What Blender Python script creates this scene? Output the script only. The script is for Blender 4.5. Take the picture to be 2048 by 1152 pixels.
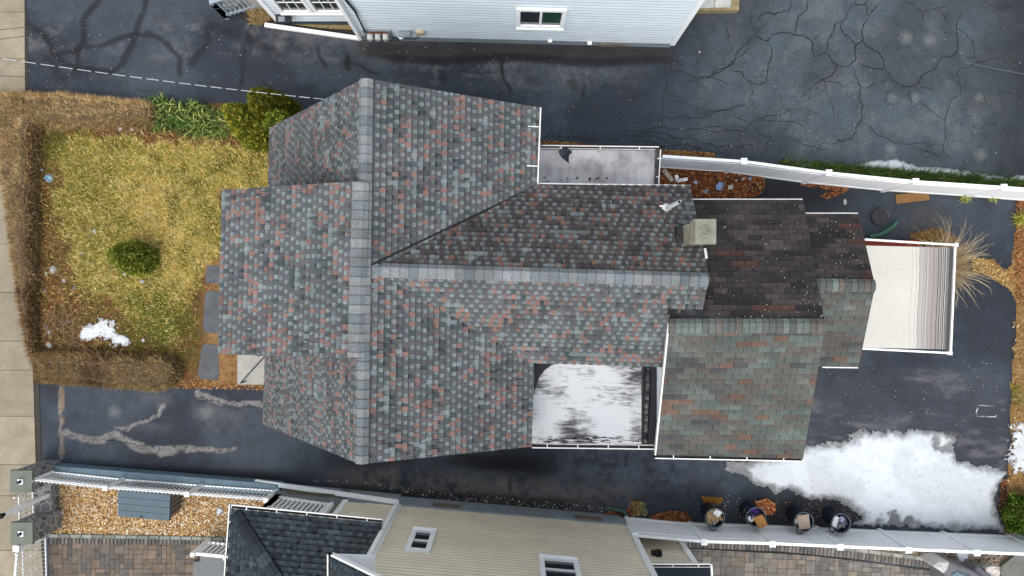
import bpy, math, random
import numpy as np
from mathutils import Vector
for _o in list(bpy.data.objects): bpy.data.objects.remove(_o)
SC = bpy.context.scene
COL = SC.collection
# ---------------------------------------------------------------- camera, sky, sun, exposure
H = 20.0                       # camera height over the ground
F = 2048*24/36                 # focal length in photo pixels
cam = bpy.data.cameras.new("camera"); cam.lens = 24; cam.sensor_width = 36
cam.clip_start = 0.1; cam.clip_end = 3000
camo = bpy.data.objects.new("camera", cam); COL.objects.link(camo)
camo.location = (0, 0, H); camo.rotation_euler = (0, 0, 0); SC.camera = camo
SUN_EL, SUN_AZ = math.radians(62), math.radians(205)   # azimuth clockwise from +Y
w = bpy.data.worlds.new("World"); SC.world = w; w.use_nodes = True
nt = w.node_tree; nt.nodes.clear()
sky = nt.nodes.new("ShaderNodeTexSky"); sky.sky_type = 'NISHITA'; sky.sun_disc = False
sky.sun_elevation = SUN_EL; sky.sun_rotation = SUN_AZ; sky.dust_density = 4.0; sky.ozone_density = 1.0; sky.air_density = 1.2
bg = nt.nodes.new("ShaderNodeBackground"); bg.inputs[1].default_value = 0.15
wo = nt.nodes.new("ShaderNodeOutputWorld")
hs = nt.nodes.new("ShaderNodeHueSaturation"); hs.inputs["Saturation"].default_value = .38      # overcast: the blue washed out
nt.links.new(sky.outputs[0], hs.inputs["Color"]); nt.links.new(hs.outputs[0], bg.inputs[0]); nt.links.new(bg.outputs[0], wo.inputs[0])
sun = bpy.data.lights.new("sun", 'SUN'); sun.energy = 0.6; sun.angle = math.radians(60); sun.color = (1.0, .96, .9)
suno = bpy.data.objects.new("sun", sun); COL.objects.link(suno)
sd = Vector((math.sin(SUN_AZ)*math.cos(SUN_EL), math.cos(SUN_AZ)*math.cos(SUN_EL), math.sin(SUN_EL)))
suno.rotation_euler = sd.to_track_quat('Z', 'Y').to_euler(); suno.location = (0, -30, 40)
SC.view_settings.view_transform = 'Standard'; SC.view_settings.look = 'None'
SC.view_settings.gamma = 1; SC.view_settings.exposure = 0.78
SC.cycles.max_bounces = 6

# ---------------------------------------------------------------- helpers
random.seed(11); rng = np.random.default_rng(11)
R = random.random
def U(a, b): return a+(b-a)*R()
def S(r, g, b):                # sRGB 0..255 -> linear
    f = lambda c: (c/255/12.92 if c <= 10 else ((c/255+.055)/1.055)**2.4)
    return (f(r), f(g), f(b))
def P(px, py, z=0.0):          # photo pixel -> the world point of height z seen there
    d = H-z
    return Vector(((px-1024)/F*d, (576-py)/F*d, z))
def PS(l, z=0.0): return [P(a, b, z) for a, b in l]
def Z(l, ox, oy, s): return [(ox+a/s, oy+b/s) for a, b in l]     # zoomed crop -> photo pixels

def rootloc(o):
    while o.parent: o = o.parent
    return Vector(o.location)
def tag(o, label=None, cat=None, group=None, kind=None):
    if label: o["label"] = label
    if cat: o["category"] = cat
    if group: o["group"] = group
    if kind: o["kind"] = kind
    return o
def thing(name, label, cat, loc=(0, 0, 0), group=None):
    o = bpy.data.objects.new(name, None); o.location = loc; o.empty_display_size = .2
    COL.objects.link(o); return tag(o, label, cat, group)
def link(name, me, mats, parent):
    for m in (mats if isinstance(mats, (list, tuple)) else [mats]): me.materials.append(m)
    o = bpy.data.objects.new(name, me); COL.objects.link(o)
    if parent: o.parent = parent
    return o
class MB:
    def __init__(s): s.v = []; s.f = []; s.c = []; s.m = []
    def poly(s, pts, col=(1, 1, 1), m=0):
        i = len(s.v); s.v += [tuple(p) for p in pts]
        if isinstance(col, list): s.c += col
        else: s.c += [col]*len(pts)
        s.f.append(tuple(range(i, i+len(pts)))); s.m.append(m)
    def mesh(s, vs, fs, col=(1, 1, 1), m=0):
        i = len(s.v); s.v += [tuple(p) for p in vs]; s.c += [col]*len(vs)
        for f in fs: s.f.append(tuple(i+k for k in f)); s.m.append(m)
    def hexa(s, b, t, col=(1, 1, 1), m=0):        # four bottom, four top points
        s.mesh(list(b)+list(t), [(3, 2, 1, 0), (4, 5, 6, 7), (0, 1, 5, 4), (1, 2, 6, 5), (2, 3, 7, 6), (3, 0, 4, 7)], col, m)
    def box(s, x0, x1, y0, y1, z0, z1, col=(1, 1, 1), m=0):
        s.hexa([(x0, y0, z0), (x1, y0, z0), (x1, y1, z0), (x0, y1, z0)], [(x0, y0, z1), (x1, y0, z1), (x1, y1, z1), (x0, y1, z1)], col, m)
    def prism(s, pts, z0, z1, col=(1, 1, 1), m=0):
        n = len(pts); b = [(p[0], p[1], z0) for p in pts]; t = [(p[0], p[1], z1) for p in pts]
        s.mesh(b+t, [tuple(range(n-1, -1, -1)), tuple(range(n, 2*n))]+[(i, (i+1) % n, n+(i+1) % n, n+i) for i in range(n)], col, m)
    def bar(s, p, q, w, h=None, col=(1, 1, 1), m=0, up=(0, 0, 1)):
        p = Vector(p); q = Vector(q); h = h or w; d = (q-p)
        if d.length < 1e-6: return
        d.normalize(); a = d.cross(Vector(up))
        if a.length < 1e-3: a = d.cross(Vector((0, 1, 0)))
        a.normalize(); b = a.cross(d); a *= w/2; b *= h/2
        s.hexa([p-a-b, p+a-b, p+a+b, p-a+b], [q-a-b, q+a-b, q+a+b, q-a+b], col, m)
    def tube(s, pts, r, n=8, col=(1, 1, 1), m=0, cap=True):
        pts = [Vector(p) for p in pts]; rs = r if isinstance(r, (list, tuple)) else [r]*len(pts)
        vs = []; fs = []
        for i, p in enumerate(pts):
            d = (pts[min(i+1, len(pts)-1)]-pts[max(i-1, 0)]); d.normalize()
            a = d.cross(Vector((0, 0, 1)));
            if a.length < 1e-3: a = Vector((1, 0, 0))
            a.normalize(); b = a.cross(d)
            for k in range(n):
                t = 2*math.pi*k/n; vs.append(p+(a*math.cos(t)+b*math.sin(t))*rs[i])
        for i in range(len(pts)-1):
            for k in range(n):
                k2 = (k+1) % n; fs.append((i*n+k, i*n+k2, (i+1)*n+k2, (i+1)*n+k))
        if cap: fs += [tuple(range(n-1, -1, -1)), tuple((len(pts)-1)*n+k for k in range(n))]
        s.mesh(vs, fs, col, m)
    def lathe(s, prof, c=(0, 0, 0), n=24, col=(1, 1, 1), m=0):   # prof: (radius, z)
        vs = []; fs = []
        for r_, z_ in prof:
            for k in range(n):
                t = 2*math.pi*k/n; vs.append((c[0]+r_*math.cos(t), c[1]+r_*math.sin(t), c[2]+z_))
        for i in range(len(prof)-1):
            for k in range(n):
                k2 = (k+1) % n; fs.append((i*n+k, i*n+k2, (i+1)*n+k2, (i+1)*n+k))
        s.mesh(vs, fs, col, m)
    def build(s, name, mats, parent=None, smooth=False, label=None, cat=None, group=None, kind=None):
        off = rootloc(parent) if parent else Vector((0, 0, 0))
        me = bpy.data.meshes.new(name)
        v = np.array(s.v, dtype=np.float64).reshape(-1, 3)-np.array(off)
        me.from_pydata(v.tolist(), [], s.f)
        ca = me.color_attributes.new("col", 'FLOAT_COLOR', 'POINT')
        c = np.ones((len(s.v), 4), dtype=np.float32); c[:, :3] = np.array(s.c, dtype=np.float32).reshape(-1, 3)
        ca.data.foreach_set("color", c.ravel())
        me.polygons.foreach_set("material_index", s.m)
        if smooth: me.polygons.foreach_set("use_smooth", [True]*len(s.f))
        me.update()
        return tag(link(name, me, mats, parent), label, cat, group, kind)
def np_mesh(name, verts, faces, col, mats, parent=None, attrs=None, smooth=False):
    """verts (N,3), faces (M,k) of one size, col (N,3)"""
    verts = np.asarray(verts, dtype=np.float32)
    if parent: verts = verts-np.array(rootloc(parent), dtype=np.float32)
    me = bpy.data.meshes.new(name); k = faces.shape[1]; n = len(faces)
    me.vertices.add(len(verts)); me.vertices.foreach_set("co", np.ascontiguousarray(verts).ravel())
    me.loops.add(n*k); me.loops.foreach_set("vertex_index", faces.astype(np.int32).ravel())
    me.polygons.add(n); me.polygons.foreach_set("loop_start", np.arange(0, n*k, k, dtype=np.int32))
    if smooth: me.polygons.foreach_set("use_smooth", np.ones(n, dtype=bool))
    me.update(calc_edges=True)
    if col is not None:
        c = np.ones((len(verts), 4), dtype=np.float32); c[:, :3] = col
        me.color_attributes.new("col", 'FLOAT_COLOR', 'POINT').data.foreach_set("color", c.ravel())
    for an, av in (attrs or {}).items():
        me.attributes.new(an, 'FLOAT', 'POINT').data.foreach_set("value", np.asarray(av, dtype=np.float32).ravel())
    return link(name, me, mats, parent)

# ---- numpy noise and shapes
def vnoise(x, y, sc, seed=0):
    x = np.asarray(x)*sc+seed*17.13; y = np.asarray(y)*sc-seed*9.71
    xi = np.floor(x).astype(np.int64); yi = np.floor(y).astype(np.int64); fx = x-xi; fy = y-yi
    fx = fx*fx*(3-2*fx); fy = fy*fy*(3-2*fy)
    def h(a, b):
        n = (a*374761393+b*668265263+seed*1442695) & 0xffffffff
        n = ((n ^ (n >> 13))*1274126177) & 0xffffffff
        return ((n ^ (n >> 16)) & 0xffff)/65535.0
    return (h(xi, yi)*(1-fx)+h(xi+1, yi)*fx)*(1-fy)+(h(xi, yi+1)*(1-fx)+h(xi+1, yi+1)*fx)*fy
def fbm(x, y, sc, seed=0, o=4):
    t = 0; a = .5
    for i in range(o): t = t+a*vnoise(x, y, sc*2**i, seed+i); a *= .5
    return t/(1-.5**o)
def sm(a, b, x):
    t = np.clip((x-a)/(b-a), 0, 1); return t*t*(3-2*t)
def seg_d(X, Y, pts):          # distance to a polyline
    D = np.full(np.shape(X), 1e9)
    for (a, b) in zip(pts[:-1], pts[1:]):
        dx, dy = b[0]-a[0], b[1]-a[1]; L = dx*dx+dy*dy+1e-12
        t = np.clip(((X-a[0])*dx+(Y-a[1])*dy)/L, 0, 1)
        D = np.minimum(D, np.hypot(X-a[0]-t*dx, Y-a[1]-t*dy))
    return D
def inside(X, Y, poly):
    r = np.zeros(np.shape(X), dtype=bool); n = len(poly)
    for i in range(n):
        x0, y0 = poly[i][0], poly[i][1]; x1, y1 = poly[(i+1) % n][0], poly[(i+1) % n][1]
        if y0 == y1: continue
        r ^= ((y0 > Y) != (y1 > Y)) & (X < (x1-x0)*(Y-y0)/(y1-y0)+x0)
    return r
def sdist(X, Y, poly):         # signed distance, positive inside
    D = seg_d(X, Y, list(poly)+[poly[0]])
    return np.where(inside(X, Y, poly), D, -D)
def scatter(poly, n):
    xs = [p[0] for p in poly]; ys = [p[1] for p in poly]; out = np.zeros((0, 2))
    while len(out) < n:
        q = np.column_stack([rng.uniform(min(xs), max(xs), n), rng.uniform(min(ys), max(ys), n)])
        out = np.vstack([out, q[inside(q[:, 0], q[:, 1], poly)]])
    return out[:n]
def lerpc(a, b, t): return np.asarray(a)*(1-t[:, None])+np.asarray(b)*t[:, None]

# ---------------------------------------------------------------- materials
def mat(name, col=(1, 1, 1), rough=.85, attr=False, noise=.2, nscale=9.0, fine=.12, fscale=90.0, bump=0.0, bscale=60.0, spec=.3, metal=0.0, k=.83):
    m = bpy.data.materials.new(name); m.use_nodes = True; t = m.node_tree; n = t.nodes; L = t.links
    b = n["Principled BSDF"]; b.inputs["Roughness"].default_value = rough; b.inputs["Specular IOR Level"].default_value = spec
    b.inputs["Metallic"].default_value = metal
    tc = n.new("ShaderNodeTexCoord")
    if attr:
        a = n.new("ShaderNodeAttribute"); a.attribute_name = "col"; src = a.outputs["Color"]
    else:
        a = n.new("ShaderNodeRGB"); a.outputs[0].default_value = (*col, 1); src = a.outputs[0]
    if k != 1:
        mk = n.new("ShaderNodeMix"); mk.data_type = 'RGBA'; mk.blend_type = 'MULTIPLY'; mk.inputs[0].default_value = 1; mk.inputs[7].default_value = (k, k, k, 1); L.new(src, mk.inputs[6]); src = mk.outputs[2]
    def layer(src, scale, amt, det):
        nz = n.new("ShaderNodeTexNoise"); nz.inputs["Scale"].default_value = scale; nz.inputs["Detail"].default_value = det
        nz.inputs["Roughness"].default_value = .65
        L.new(tc.outputs["Object"], nz.inputs["Vector"])
        mr = n.new("ShaderNodeMapRange"); mr.inputs["From Min"].default_value = .3; mr.inputs["From Max"].default_value = .7
        mr.inputs["To Min"].default_value = 1-amt; mr.inputs["To Max"].default_value = 1+amt
        L.new(nz.outputs["Fac"], mr.inputs["Value"])
        mx = n.new("ShaderNodeMix"); mx.data_type = 'RGBA'; mx.blend_type = 'MULTIPLY'; mx.inputs[0].default_value = 1
        L.new(src, mx.inputs[6]); L.new(mr.outputs[0], mx.inputs[7]); return mx.outputs[2]
    if noise: src = layer(src, nscale, noise, 5)
    if fine: src = layer(src, fscale, fine, 2)
    L.new(src, b.inputs["Base Color"])
    if bump:
        nz = n.new("ShaderNodeTexNoise"); nz.inputs["Scale"].default_value = bscale; nz.inputs["Detail"].default_value = 4
        L.new(tc.outputs["Object"], nz.inputs["Vector"])
        bp = n.new("ShaderNodeBump"); bp.inputs["Strength"].default_value = bump; bp.inputs["Distance"].default_value = .02
        L.new(nz.outputs["Fac"], bp.inputs["Height"]); L.new(bp.outputs[0], b.inputs["Normal"])
    return m
M = {}
M['white'] = mat("white_vinyl", (.87, .89, .9), .45, k=1, noise=.05, nscale=3, fine=.03)
M['whitemetal'] = mat("white_painted_metal", (.8, .81, .81), .45, k=1, noise=.08, nscale=5, fine=.05)
M['attr'] = mat("coloured_surface", attr=True, noise=.14, nscale=6, fine=.1, fscale=70)
M['shingle'] = mat("asphalt_shingle", attr=True, rough=.95, noise=.24, nscale=1.3, fine=.32, fscale=42, bump=.25, bscale=120, spec=.15)
M['leaf'] = mat("foliage", attr=True, rough=.8, noise=.1, nscale=3, fine=.0, spec=.15)
M['dark'] = mat("dark_gap", (.012, .012, .013), .8, noise=.2)
M['gutterdirt'] = mat("gutter_trough", (.09, .085, .08), .8, noise=.5, nscale=8, fine=.3)
M['siding_white'] = mat("white_lap_siding", (.8, .85, .88), .55, k=1, attr=False, noise=.05, nscale=2, fine=.03)
M['lap_white'] = mat("white_lap_boards", rough=.55, k=1, attr=True, noise=.05, nscale=2, fine=.03)
M['lap_beige'] = mat("beige_lap_boards", rough=.6, k=1, attr=True, noise=.1, nscale=1.2, fine=.04)
M['siding_beige'] = mat("beige_lap_siding", S(236, 222, 194), .6, k=1, noise=.08, nscale=1.2, fine=.04)
M['foundation'] = mat("grey_foundation", S(140, 150, 158), .9, noise=.18, nscale=2.5, fine=.12, bump=.2)
M['glass'] = mat("window_glass", (.02, .025, .025), .06, noise=.3, nscale=2, fine=0, spec=.8)
M['greenglass'] = mat("window_glass_green", (.012, .06, .03), .08, noise=.5, nscale=3, fine=0, spec=.6)
M['concrete'] = mat("pale_concrete", S(168, 166, 160), .9, noise=.15, nscale=4, fine=.12, bump=.15)
M['slate'] = mat("slate_slab", S(88, 92, 96), .8, noise=.25, nscale=5, fine=.15, bump=.3, bscale=20)
M['tar'] = mat("black_tar", (.012, .013, .017), .35, noise=.5, nscale=8, fine=.3, bump=.9, bscale=14, spec=.5)
M['black'] = mat("black_plastic", (.016, .018, .022), .4, noise=.2, nscale=10, spec=.5)
M['bluebin'] = mat("dark_blue_plastic", (.012, .02, .04), .4, noise=.3, nscale=8, spec=.5)
M['wood'] = mat("weathered_wood", S(118, 108, 96), .85, noise=.3, nscale=6, fine=.2)
M['redwood'] = mat("red_deck_paint", S(128, 44, 32), .7, noise=.25, nscale=6, fine=.15)
M['cap'] = mat("grey_green_cap_stone", S(112, 118, 108), .85, noise=.15, nscale=5, fine=.12)
M['bluewall'] = mat("blue_grey_painted_wall", S(104, 126, 138), .8, noise=.2, nscale=3, fine=.1)
M['pvc'] = mat("white_pvc_pipe", (.78, .8, .82), .4, noise=.05)
M['soil'] = mat("bare_earth", attr=True, rough=.95, noise=.35, nscale=9, fine=.35, fscale=45, bump=.5, bscale=40)
M['ground'] = mat("far_ground", S(92, 90, 70), .95, noise=.4, nscale=.6, fine=.2, fscale=8)
M['brownhedge'] = mat("hedge_core", (.11, .075, .042), .95, noise=.45, nscale=14, fine=.4, fscale=60)
M['stucco'] = mat("chimney_mortar", S(150, 144, 124), .9, noise=.45, nscale=6, fine=.2, bump=.5, bscale=18)
M['capconc'] = mat("chimney_cap_concrete", S(132, 133, 120), .9, noise=.28, nscale=5, fine=.12, bump=.2)

def special_asphalt():
    m = bpy.data.materials.new("sealed_asphalt"); m.use_nodes = True; t = m.node_tree; n = t.nodes; L = t.links
    b = n["Principled BSDF"]; b.inputs["Roughness"].default_value = .8; b.inputs["Specular IOR Level"].default_value = .3
    tc = n.new("ShaderNodeTexCoord")
    def attr(nm):
        a = n.new("ShaderNodeAttribute"); a.attribute_name = nm; return a
    def noise(s, d, lo, hi, rough=.6):
        z = n.new("ShaderNodeTexNoise"); z.inputs["Scale"].default_value = s; z.inputs["Detail"].default_value = d; z.inputs["Roughness"].default_value = rough
        L.new(tc.outputs["Object"], z.inputs["Vector"])
        r = n.new("ShaderNodeMapRange"); r.inputs[1].default_value = .3; r.inputs[2].default_value = .7; r.inputs[3].default_value = lo; r.inputs[4].default_value = hi
        L.new(z.outputs["Fac"], r.inputs[0]); return r.outputs[0]
    def mul(a, bb):
        x = n.new("ShaderNodeMix"); x.data_type = 'RGBA'; x.blend_type = 'MULTIPLY'; x.inputs[0].default_value = 1
        L.new(a, x.inputs[6]); L.new(bb, x.inputs[7]); return x.outputs[2]
    c = attr("col").outputs["Color"]
    c = mul(c, noise(1.9, 8, .6, 1.04, .7)); c = mul(c, noise(12, 5, .78, 1.2, .7)); c = mul(c, noise(52, 2, .6, 1.4))
    # hairline crazing where the old surface breaks up
    v = n.new("ShaderNodeTexVoronoi"); v.feature = 'DISTANCE_TO_EDGE'; v.inputs["Scale"].default_value = 2.6
    wz = n.new("ShaderNodeTexNoise"); wz.inputs["Scale"].default_value = 5; wz.inputs["Detail"].default_value = 5
    L.new(tc.outputs["Object"], wz.inputs["Vector"])
    ad = n.new("ShaderNodeVectorMath"); ad.operation = 'MULTIPLY_ADD'; ad.inputs[1].default_value = (.45, .45, .45)
    L.new(wz.outputs["Color"], ad.inputs[0]); L.new(tc.outputs["Object"], ad.inputs[2]); L.new(ad.outputs[0], v.inputs["Vector"])
    r = n.new("ShaderNodeMapRange"); r.inputs[1].default_value = .0; r.inputs[2].default_value = .035; r.inputs[3].default_value = 1; r.inputs[4].default_value = 0
    L.new(v.outputs["Distance"], r.inputs[0])
    mm = n.new("ShaderNodeMath"); mm.operation = 'MULTIPLY'; L.new(r.outputs[0], mm.inputs[0]); L.new(attr("craze").outputs["Fac"], mm.inputs[1])
    x = n.new("ShaderNodeMix"); x.data_type = 'RGBA'; L.new(mm.outputs[0], x.inputs[0]); L.new(c, x.inputs[6]); x.inputs[7].default_value = (.006, .006, .008, 1)
    L.new(x.outputs[2], b.inputs["Base Color"])
    z = n.new("ShaderNodeTexNoise"); z.inputs["Scale"].default_value = 70; z.inputs["Detail"].default_value = 3; L.new(tc.outputs["Object"], z.inputs["Vector"])
    bp = n.new("ShaderNodeBump"); bp.inputs["Strength"].default_value = .35; bp.inputs["Distance"].default_value = .01
    L.new(z.outputs["Fac"], bp.inputs["Height"]); L.new(bp.outputs[0], b.inputs["Normal"])
    return m
M['asphalt'] = special_asphalt()
M['crack'] = mat("open_crack", (.007, .008, .01), .95, noise=.4, nscale=20)

def special_flatroof(name, paint, under, sx, sy, thr, soft, scale, lines=False):
    """brushed roof coating worn through to what lies below"""
    m = bpy.data.materials.new(name); m.use_nodes = True; t = m.node_tree; n = t.nodes; L = t.links
    b = n["Principled BSDF"]; b.inputs["Roughness"].default_value = .75
    tc = n.new("ShaderNodeTexCoord"); mp = n.new("ShaderNodeMapping"); mp.inputs["Scale"].default_value = (sx, sy, 1)
    L.new(tc.outputs["Object"], mp.inputs["Vector"])
    a = n.new("ShaderNodeTexNoise"); a.inputs["Scale"].default_value = scale; a.inputs["Detail"].default_value = 8; a.inputs["Roughness"].default_value = .72; a.inputs["Distortion"].default_value = .6
    L.new(mp.outputs[0], a.inputs["Vector"])
    c = n.new("ShaderNodeTexNoise"); c.inputs["Scale"].default_value = 1.3; c.inputs["Detail"].default_value = 3
    L.new(tc.outputs["Object"], c.inputs["Vector"])
    s = n.new("ShaderNodeMath"); s.operation = 'ADD'; L.new(a.outputs["Fac"], s.inputs[0]); L.new(c.outputs["Fac"], s.inputs[1])
    r = n.new("ShaderNodeMapRange"); r.inputs[1].default_value = thr-soft; r.inputs[2].default_value = thr+soft
    L.new(s.outputs[0], r.inputs[0])
    x = n.new("ShaderNodeMix"); x.data_type = 'RGBA'; L.new(r.outputs[0], x.inputs[0]); x.inputs[6].default_value = (*paint, 1); x.inputs[7].default_value = (*under, 1)
    f = n.new("ShaderNodeTexNoise"); f.inputs["Scale"].default_value = 45; f.inputs["Detail"].default_value = 4; L.new(tc.outputs["Object"], f.inputs["Vector"])
    fr = n.new("ShaderNodeMapRange"); fr.inputs[1].default_value = .3; fr.inputs[2].default_value = .7; fr.inputs[3].default_value = .8; fr.inputs[4].default_value = 1.2
    L.new(f.outputs["Fac"], fr.inputs[0])
    y = n.new("ShaderNodeMix"); y.data_type = 'RGBA'; y.blend_type = 'MULTIPLY'; y.inputs[0].default_value = 1
    L.new(x.outputs[2], y.inputs[6]); L.new(fr.outputs[0], y.inputs[7]); L.new(y.outputs[2], b.inputs["Base Color"])
    return m
M['whiteroof'] = special_flatroof("brushed_white_roof_paint", (.5, .52, .54), (.042, .044, .05), .7, 3.4, 1.085, .12, 3.4)
M['greyroof'] = special_flatroof("weathered_grey_membrane", (.5, .487, .492), (.25, .237, .242), 1.2, .7, 1.02, .2, 3)
def special_snow():
    m = bpy.data.materials.new("old_snow"); m.use_nodes = True; t = m.node_tree; n = t.nodes; L = t.links
    b = n["Principled BSDF"]; b.inputs["Roughness"].default_value = .7
    a = n.new("ShaderNodeAttribute"); a.attribute_name = "col"; L.new(a.outputs["Color"], b.inputs["Base Color"])
    tc = n.new("ShaderNodeTexCoord"); z = n.new("ShaderNodeTexNoise"); z.inputs["Scale"].default_value = 9; z.inputs["Detail"].default_value = 6
    L.new(tc.outputs["Object"], z.inputs["Vector"])
    bp = n.new("ShaderNodeBump"); bp.inputs["Strength"].default_value = .35; bp.inputs["Distance"].default_value = .05
    L.new(z.outputs["Fac"], bp.inputs["Height"]); L.new(bp.outputs[0], b.inputs["Normal"])
    return m
M['snow'] = special_snow()
def special_stone():
    m = bpy.data.materials.new("grey_fieldstone"); m.use_nodes = True; t = m.node_tree; n = t.nodes; L = t.links
    b = n["Principled BSDF"]; b.inputs["Roughness"].default_value = .85
    tc = n.new("ShaderNodeTexCoord")
    v = n.new("ShaderNodeTexVoronoi"); v.inputs["Scale"].default_value = 4.5; L.new(tc.outputs["Object"], v.inputs["Vector"])
    e = n.new("ShaderNodeTexVoronoi"); e.feature = 'DISTANCE_TO_EDGE'; e.inputs["Scale"].default_value = 4.5; L.new(tc.outputs["Object"], e.inputs["Vector"])
    bw = n.new("ShaderNodeRGBToBW"); L.new(v.outputs["Color"], bw.inputs[0])
    cr = n.new("ShaderNodeValToRGB"); cr.color_ramp.elements[0].color = (.07, .072, .075, 1); cr.color_ramp.elements[1].color = (.22, .225, .23, 1)
    L.new(bw.outputs[0], cr.inputs[0])
    st = n.new("ShaderNodeMapRange"); st.inputs[1].default_value = .02; st.inputs[2].default_value = .06; L.new(e.outputs["Distance"], st.inputs[0])
    x = n.new("ShaderNodeMix"); x.data_type = 'RGBA'; L.new(st.outputs[0], x.inputs[0]); x.inputs[6].default_value = (.38, .38, .37, 1); L.new(cr.outputs[0], x.inputs[7])
    L.new(x.outputs[2], b.inputs["Base Color"])
    return m
M['stone'] = special_stone()
# ---------------------------------------------------------------- ground
g = MB(); g.poly([(-400, -400, -.05), (400, -400, -.05), (400, 400, -.05), (-400, 400, -.05)])
g.build("ground", M['ground'], kind="structure")

def px_to_g(l): return [((a-1024)/F*H, (576-b)/F*H) for a, b in l]
R1 = lambda l: px_to_g(Z(l, 0, 0, 2.88)); R2 = lambda l: px_to_g(Z(l, 400, 0, 2.88)); R3 = lambda l: px_to_g(Z(l, 900, 0, 2.88))
R4 = lambda l: px_to_g(Z(l, 1400, 0, 2.88)); R6 = lambda l: px_to_g(Z(l, 0, 740, 2.796)); R8 = lambda l: px_to_g(Z(l, 860, 860, 3.413))
def asphalt():
    st = .045; x0, x1, y0, y1 = -14.35, 17.2, -9.9, 9.9
    nx = int((x1-x0)/st)+1; ny = int((y1-y0)/st)+1
    xs = np.linspace(x0, x1, nx); ys = np.linspace(y0, y1, ny); X, Y = np.meshgrid(xs, ys)
    jx = X+(fbm(X, Y, 1.3, 3)-.5)*.35; jy = Y+(fbm(X, Y, 1.3, 9)-.5)*.35
    n1 = fbm(X, Y, .45, 21, 5); n2 = fbm(X*.5, Y*1.6, .9, 33, 5); n3 = fbm(X, Y, 2.4, 41, 4)
    c = np.empty(X.shape+(3,)); dark = np.array(S(42, 49, 59)); mid = np.array(S(67, 75, 84)); pale = np.array(S(112, 111, 112)); blk = np.array(S(17, 18, 22))
    def blend(col, t):
        nonlocal c
        c = c*(1-t[..., None])+np.asarray(col)*t[..., None]
    c[:] = dark; blend(mid, sm(.38, .68, n1)*.8)
    px = X/H*F+1024; py = 576-Y/H*F
    # the parking court behind the fence: older, greener grey
    court = sm(1330, 1480, px)*sm(385, 330, py); blend(S(78, 88, 95), court*.8); blend(S(106, 110, 110), court*sm(.45, .75, n3)*.35); blend(S(48, 52, 57), court*sm(.5, .3, n1)*.5)
    blend(S(30, 34, 40), sm(1900, 2060, px+60*(n1-.5))*sm(380, 330, py)*.75)
    # worn, sanded lanes of the far driveway
    lane = sm(55, 20, np.abs(py-(70+.03*(px-150))-25*(n1-.5)))*sm(1000, 700, px)+sm(40, 15, np.abs(py-(125+.02*px)))*sm(700, 900, px)*sm(1350, 1150, px)
    blend(pale, np.clip(lane, 0, 1)*sm(.42, .75, .35*n3+.35*fbm(X*.35, Y*1.8, 1.6, 66)+.3*fbm(X, Y, 9, 61))*.62)
    blend(S(50, 47, 48), sm(22, 8, np.abs(py-(100+.012*(px-720))))*sm(690, 740, px)*sm(1360, 1330, px)*.9)
    blend(S(20, 21, 25), sm(14, 3, np.abs(py-(116+.012*(px-760)-4*np.sin(px*.02))))*sm(720, 800, px)*sm(1370, 1300, px)*.85)
    blend(S(56, 66, 76), sm(40, 10, np.abs(py-262-.03*(px-1085)))*sm(1080, 1150, px)*sm(1420, 1300, px)*.5)
    # near driveway lane below the house
    blend(S(112, 107, 105), sm(44, 10, np.abs(py-(955+.06*(px-600))-30*(n2-.5)))*sm(600, 760, px)*sm(1340, 1180, px)*sm(.36, .62, n3*.35+n2*.35+.3*fbm(X, Y, 8, 63))*.75)
    blend(blk, sm(26, 6, np.abs(py-(915+.05*(px-850))-40*(n2-.5)))*sm(700, 860, px)*sm(1180, 1040, px)*sm(.3, .55, n2)*.9)
    blend(S(100, 108, 120), sm(80, 10, np.abs(py-925))*sm(1060, 1180, px)*sm(1520, 1300, px)*sm(.3, .62, n3*.4+n2*.3+.3*fbm(X, Y, 8, 64))*.6)
    blend(blk, sm(20, 5, np.abs(py-(972+.06*(px-500)-12*(n3-.5))))*sm(540, 700, px)*sm(1240, 1100, px)*.75)
    blend(S(22, 24, 29), sm(24, 6, np.abs(py-(938+.045*(px-100))))*sm(120, 200, px)*sm(640, 520, px)*.85)
    blend(S(24, 26, 33), sm(820, 760, py)*sm(745, 760, py)*sm(60, 70, px)*sm(130, 110, px)*.6)
    blend(S(92, 94, 99), sm(60, 15, np.hypot((px-300)/1.6, py-820))*sm(.5, .75, n3)*.5+sm(60, 15, np.hypot((px-440)/1.6, py-825))*sm(.45, .7, n3)*.5)
    # yard behind the house
    yard = sm(1560, 1640, px)*sm(720, 760, py)*sm(2030, 2000, px); blend(S(62, 66, 74), yard*.5); blend(S(124, 122, 124), yard*sm(.5, .74, n2*.55+.45*fbm(X*.5, Y*1.5, 5, 62))*.42)
    blend(S(27, 29, 34), sm(1380, 1480, px)*sm(345, 365, py)*sm(440, 400, py)*sm(1760, 1640, px)*.8)
    blend(S(40, 46, 55), sm(1900, 1950, px)*sm(560, 600, py)*sm(760, 700, py)*.7)
    blend(S(66, 62, 58), sm(70, 15, np.hypot(px-1850, py-450))*.5)
    blend(S(40, 38, 38), sm(1440, 1500, px)*sm(985, 1010, py)*sm(1760, 1700, px)*.7)
    # pale spots in the court
    for a, b, r in [(1785, 197, 9), (1832, 196, 8), (1782, 298, 10), (1960, 310, 12), (1958, 195, 9), (1812, 75, 12), (1860, 80, 12), (640/2.796, 740+230/2.796, 12), (1155/2.796, 740+230/2.796, 16)]:
        blend(S(118, 122, 124), sm(r*1.5, r*.3, np.hypot(px-a, py-b)+6*(n3-.5))*.55)
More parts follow.
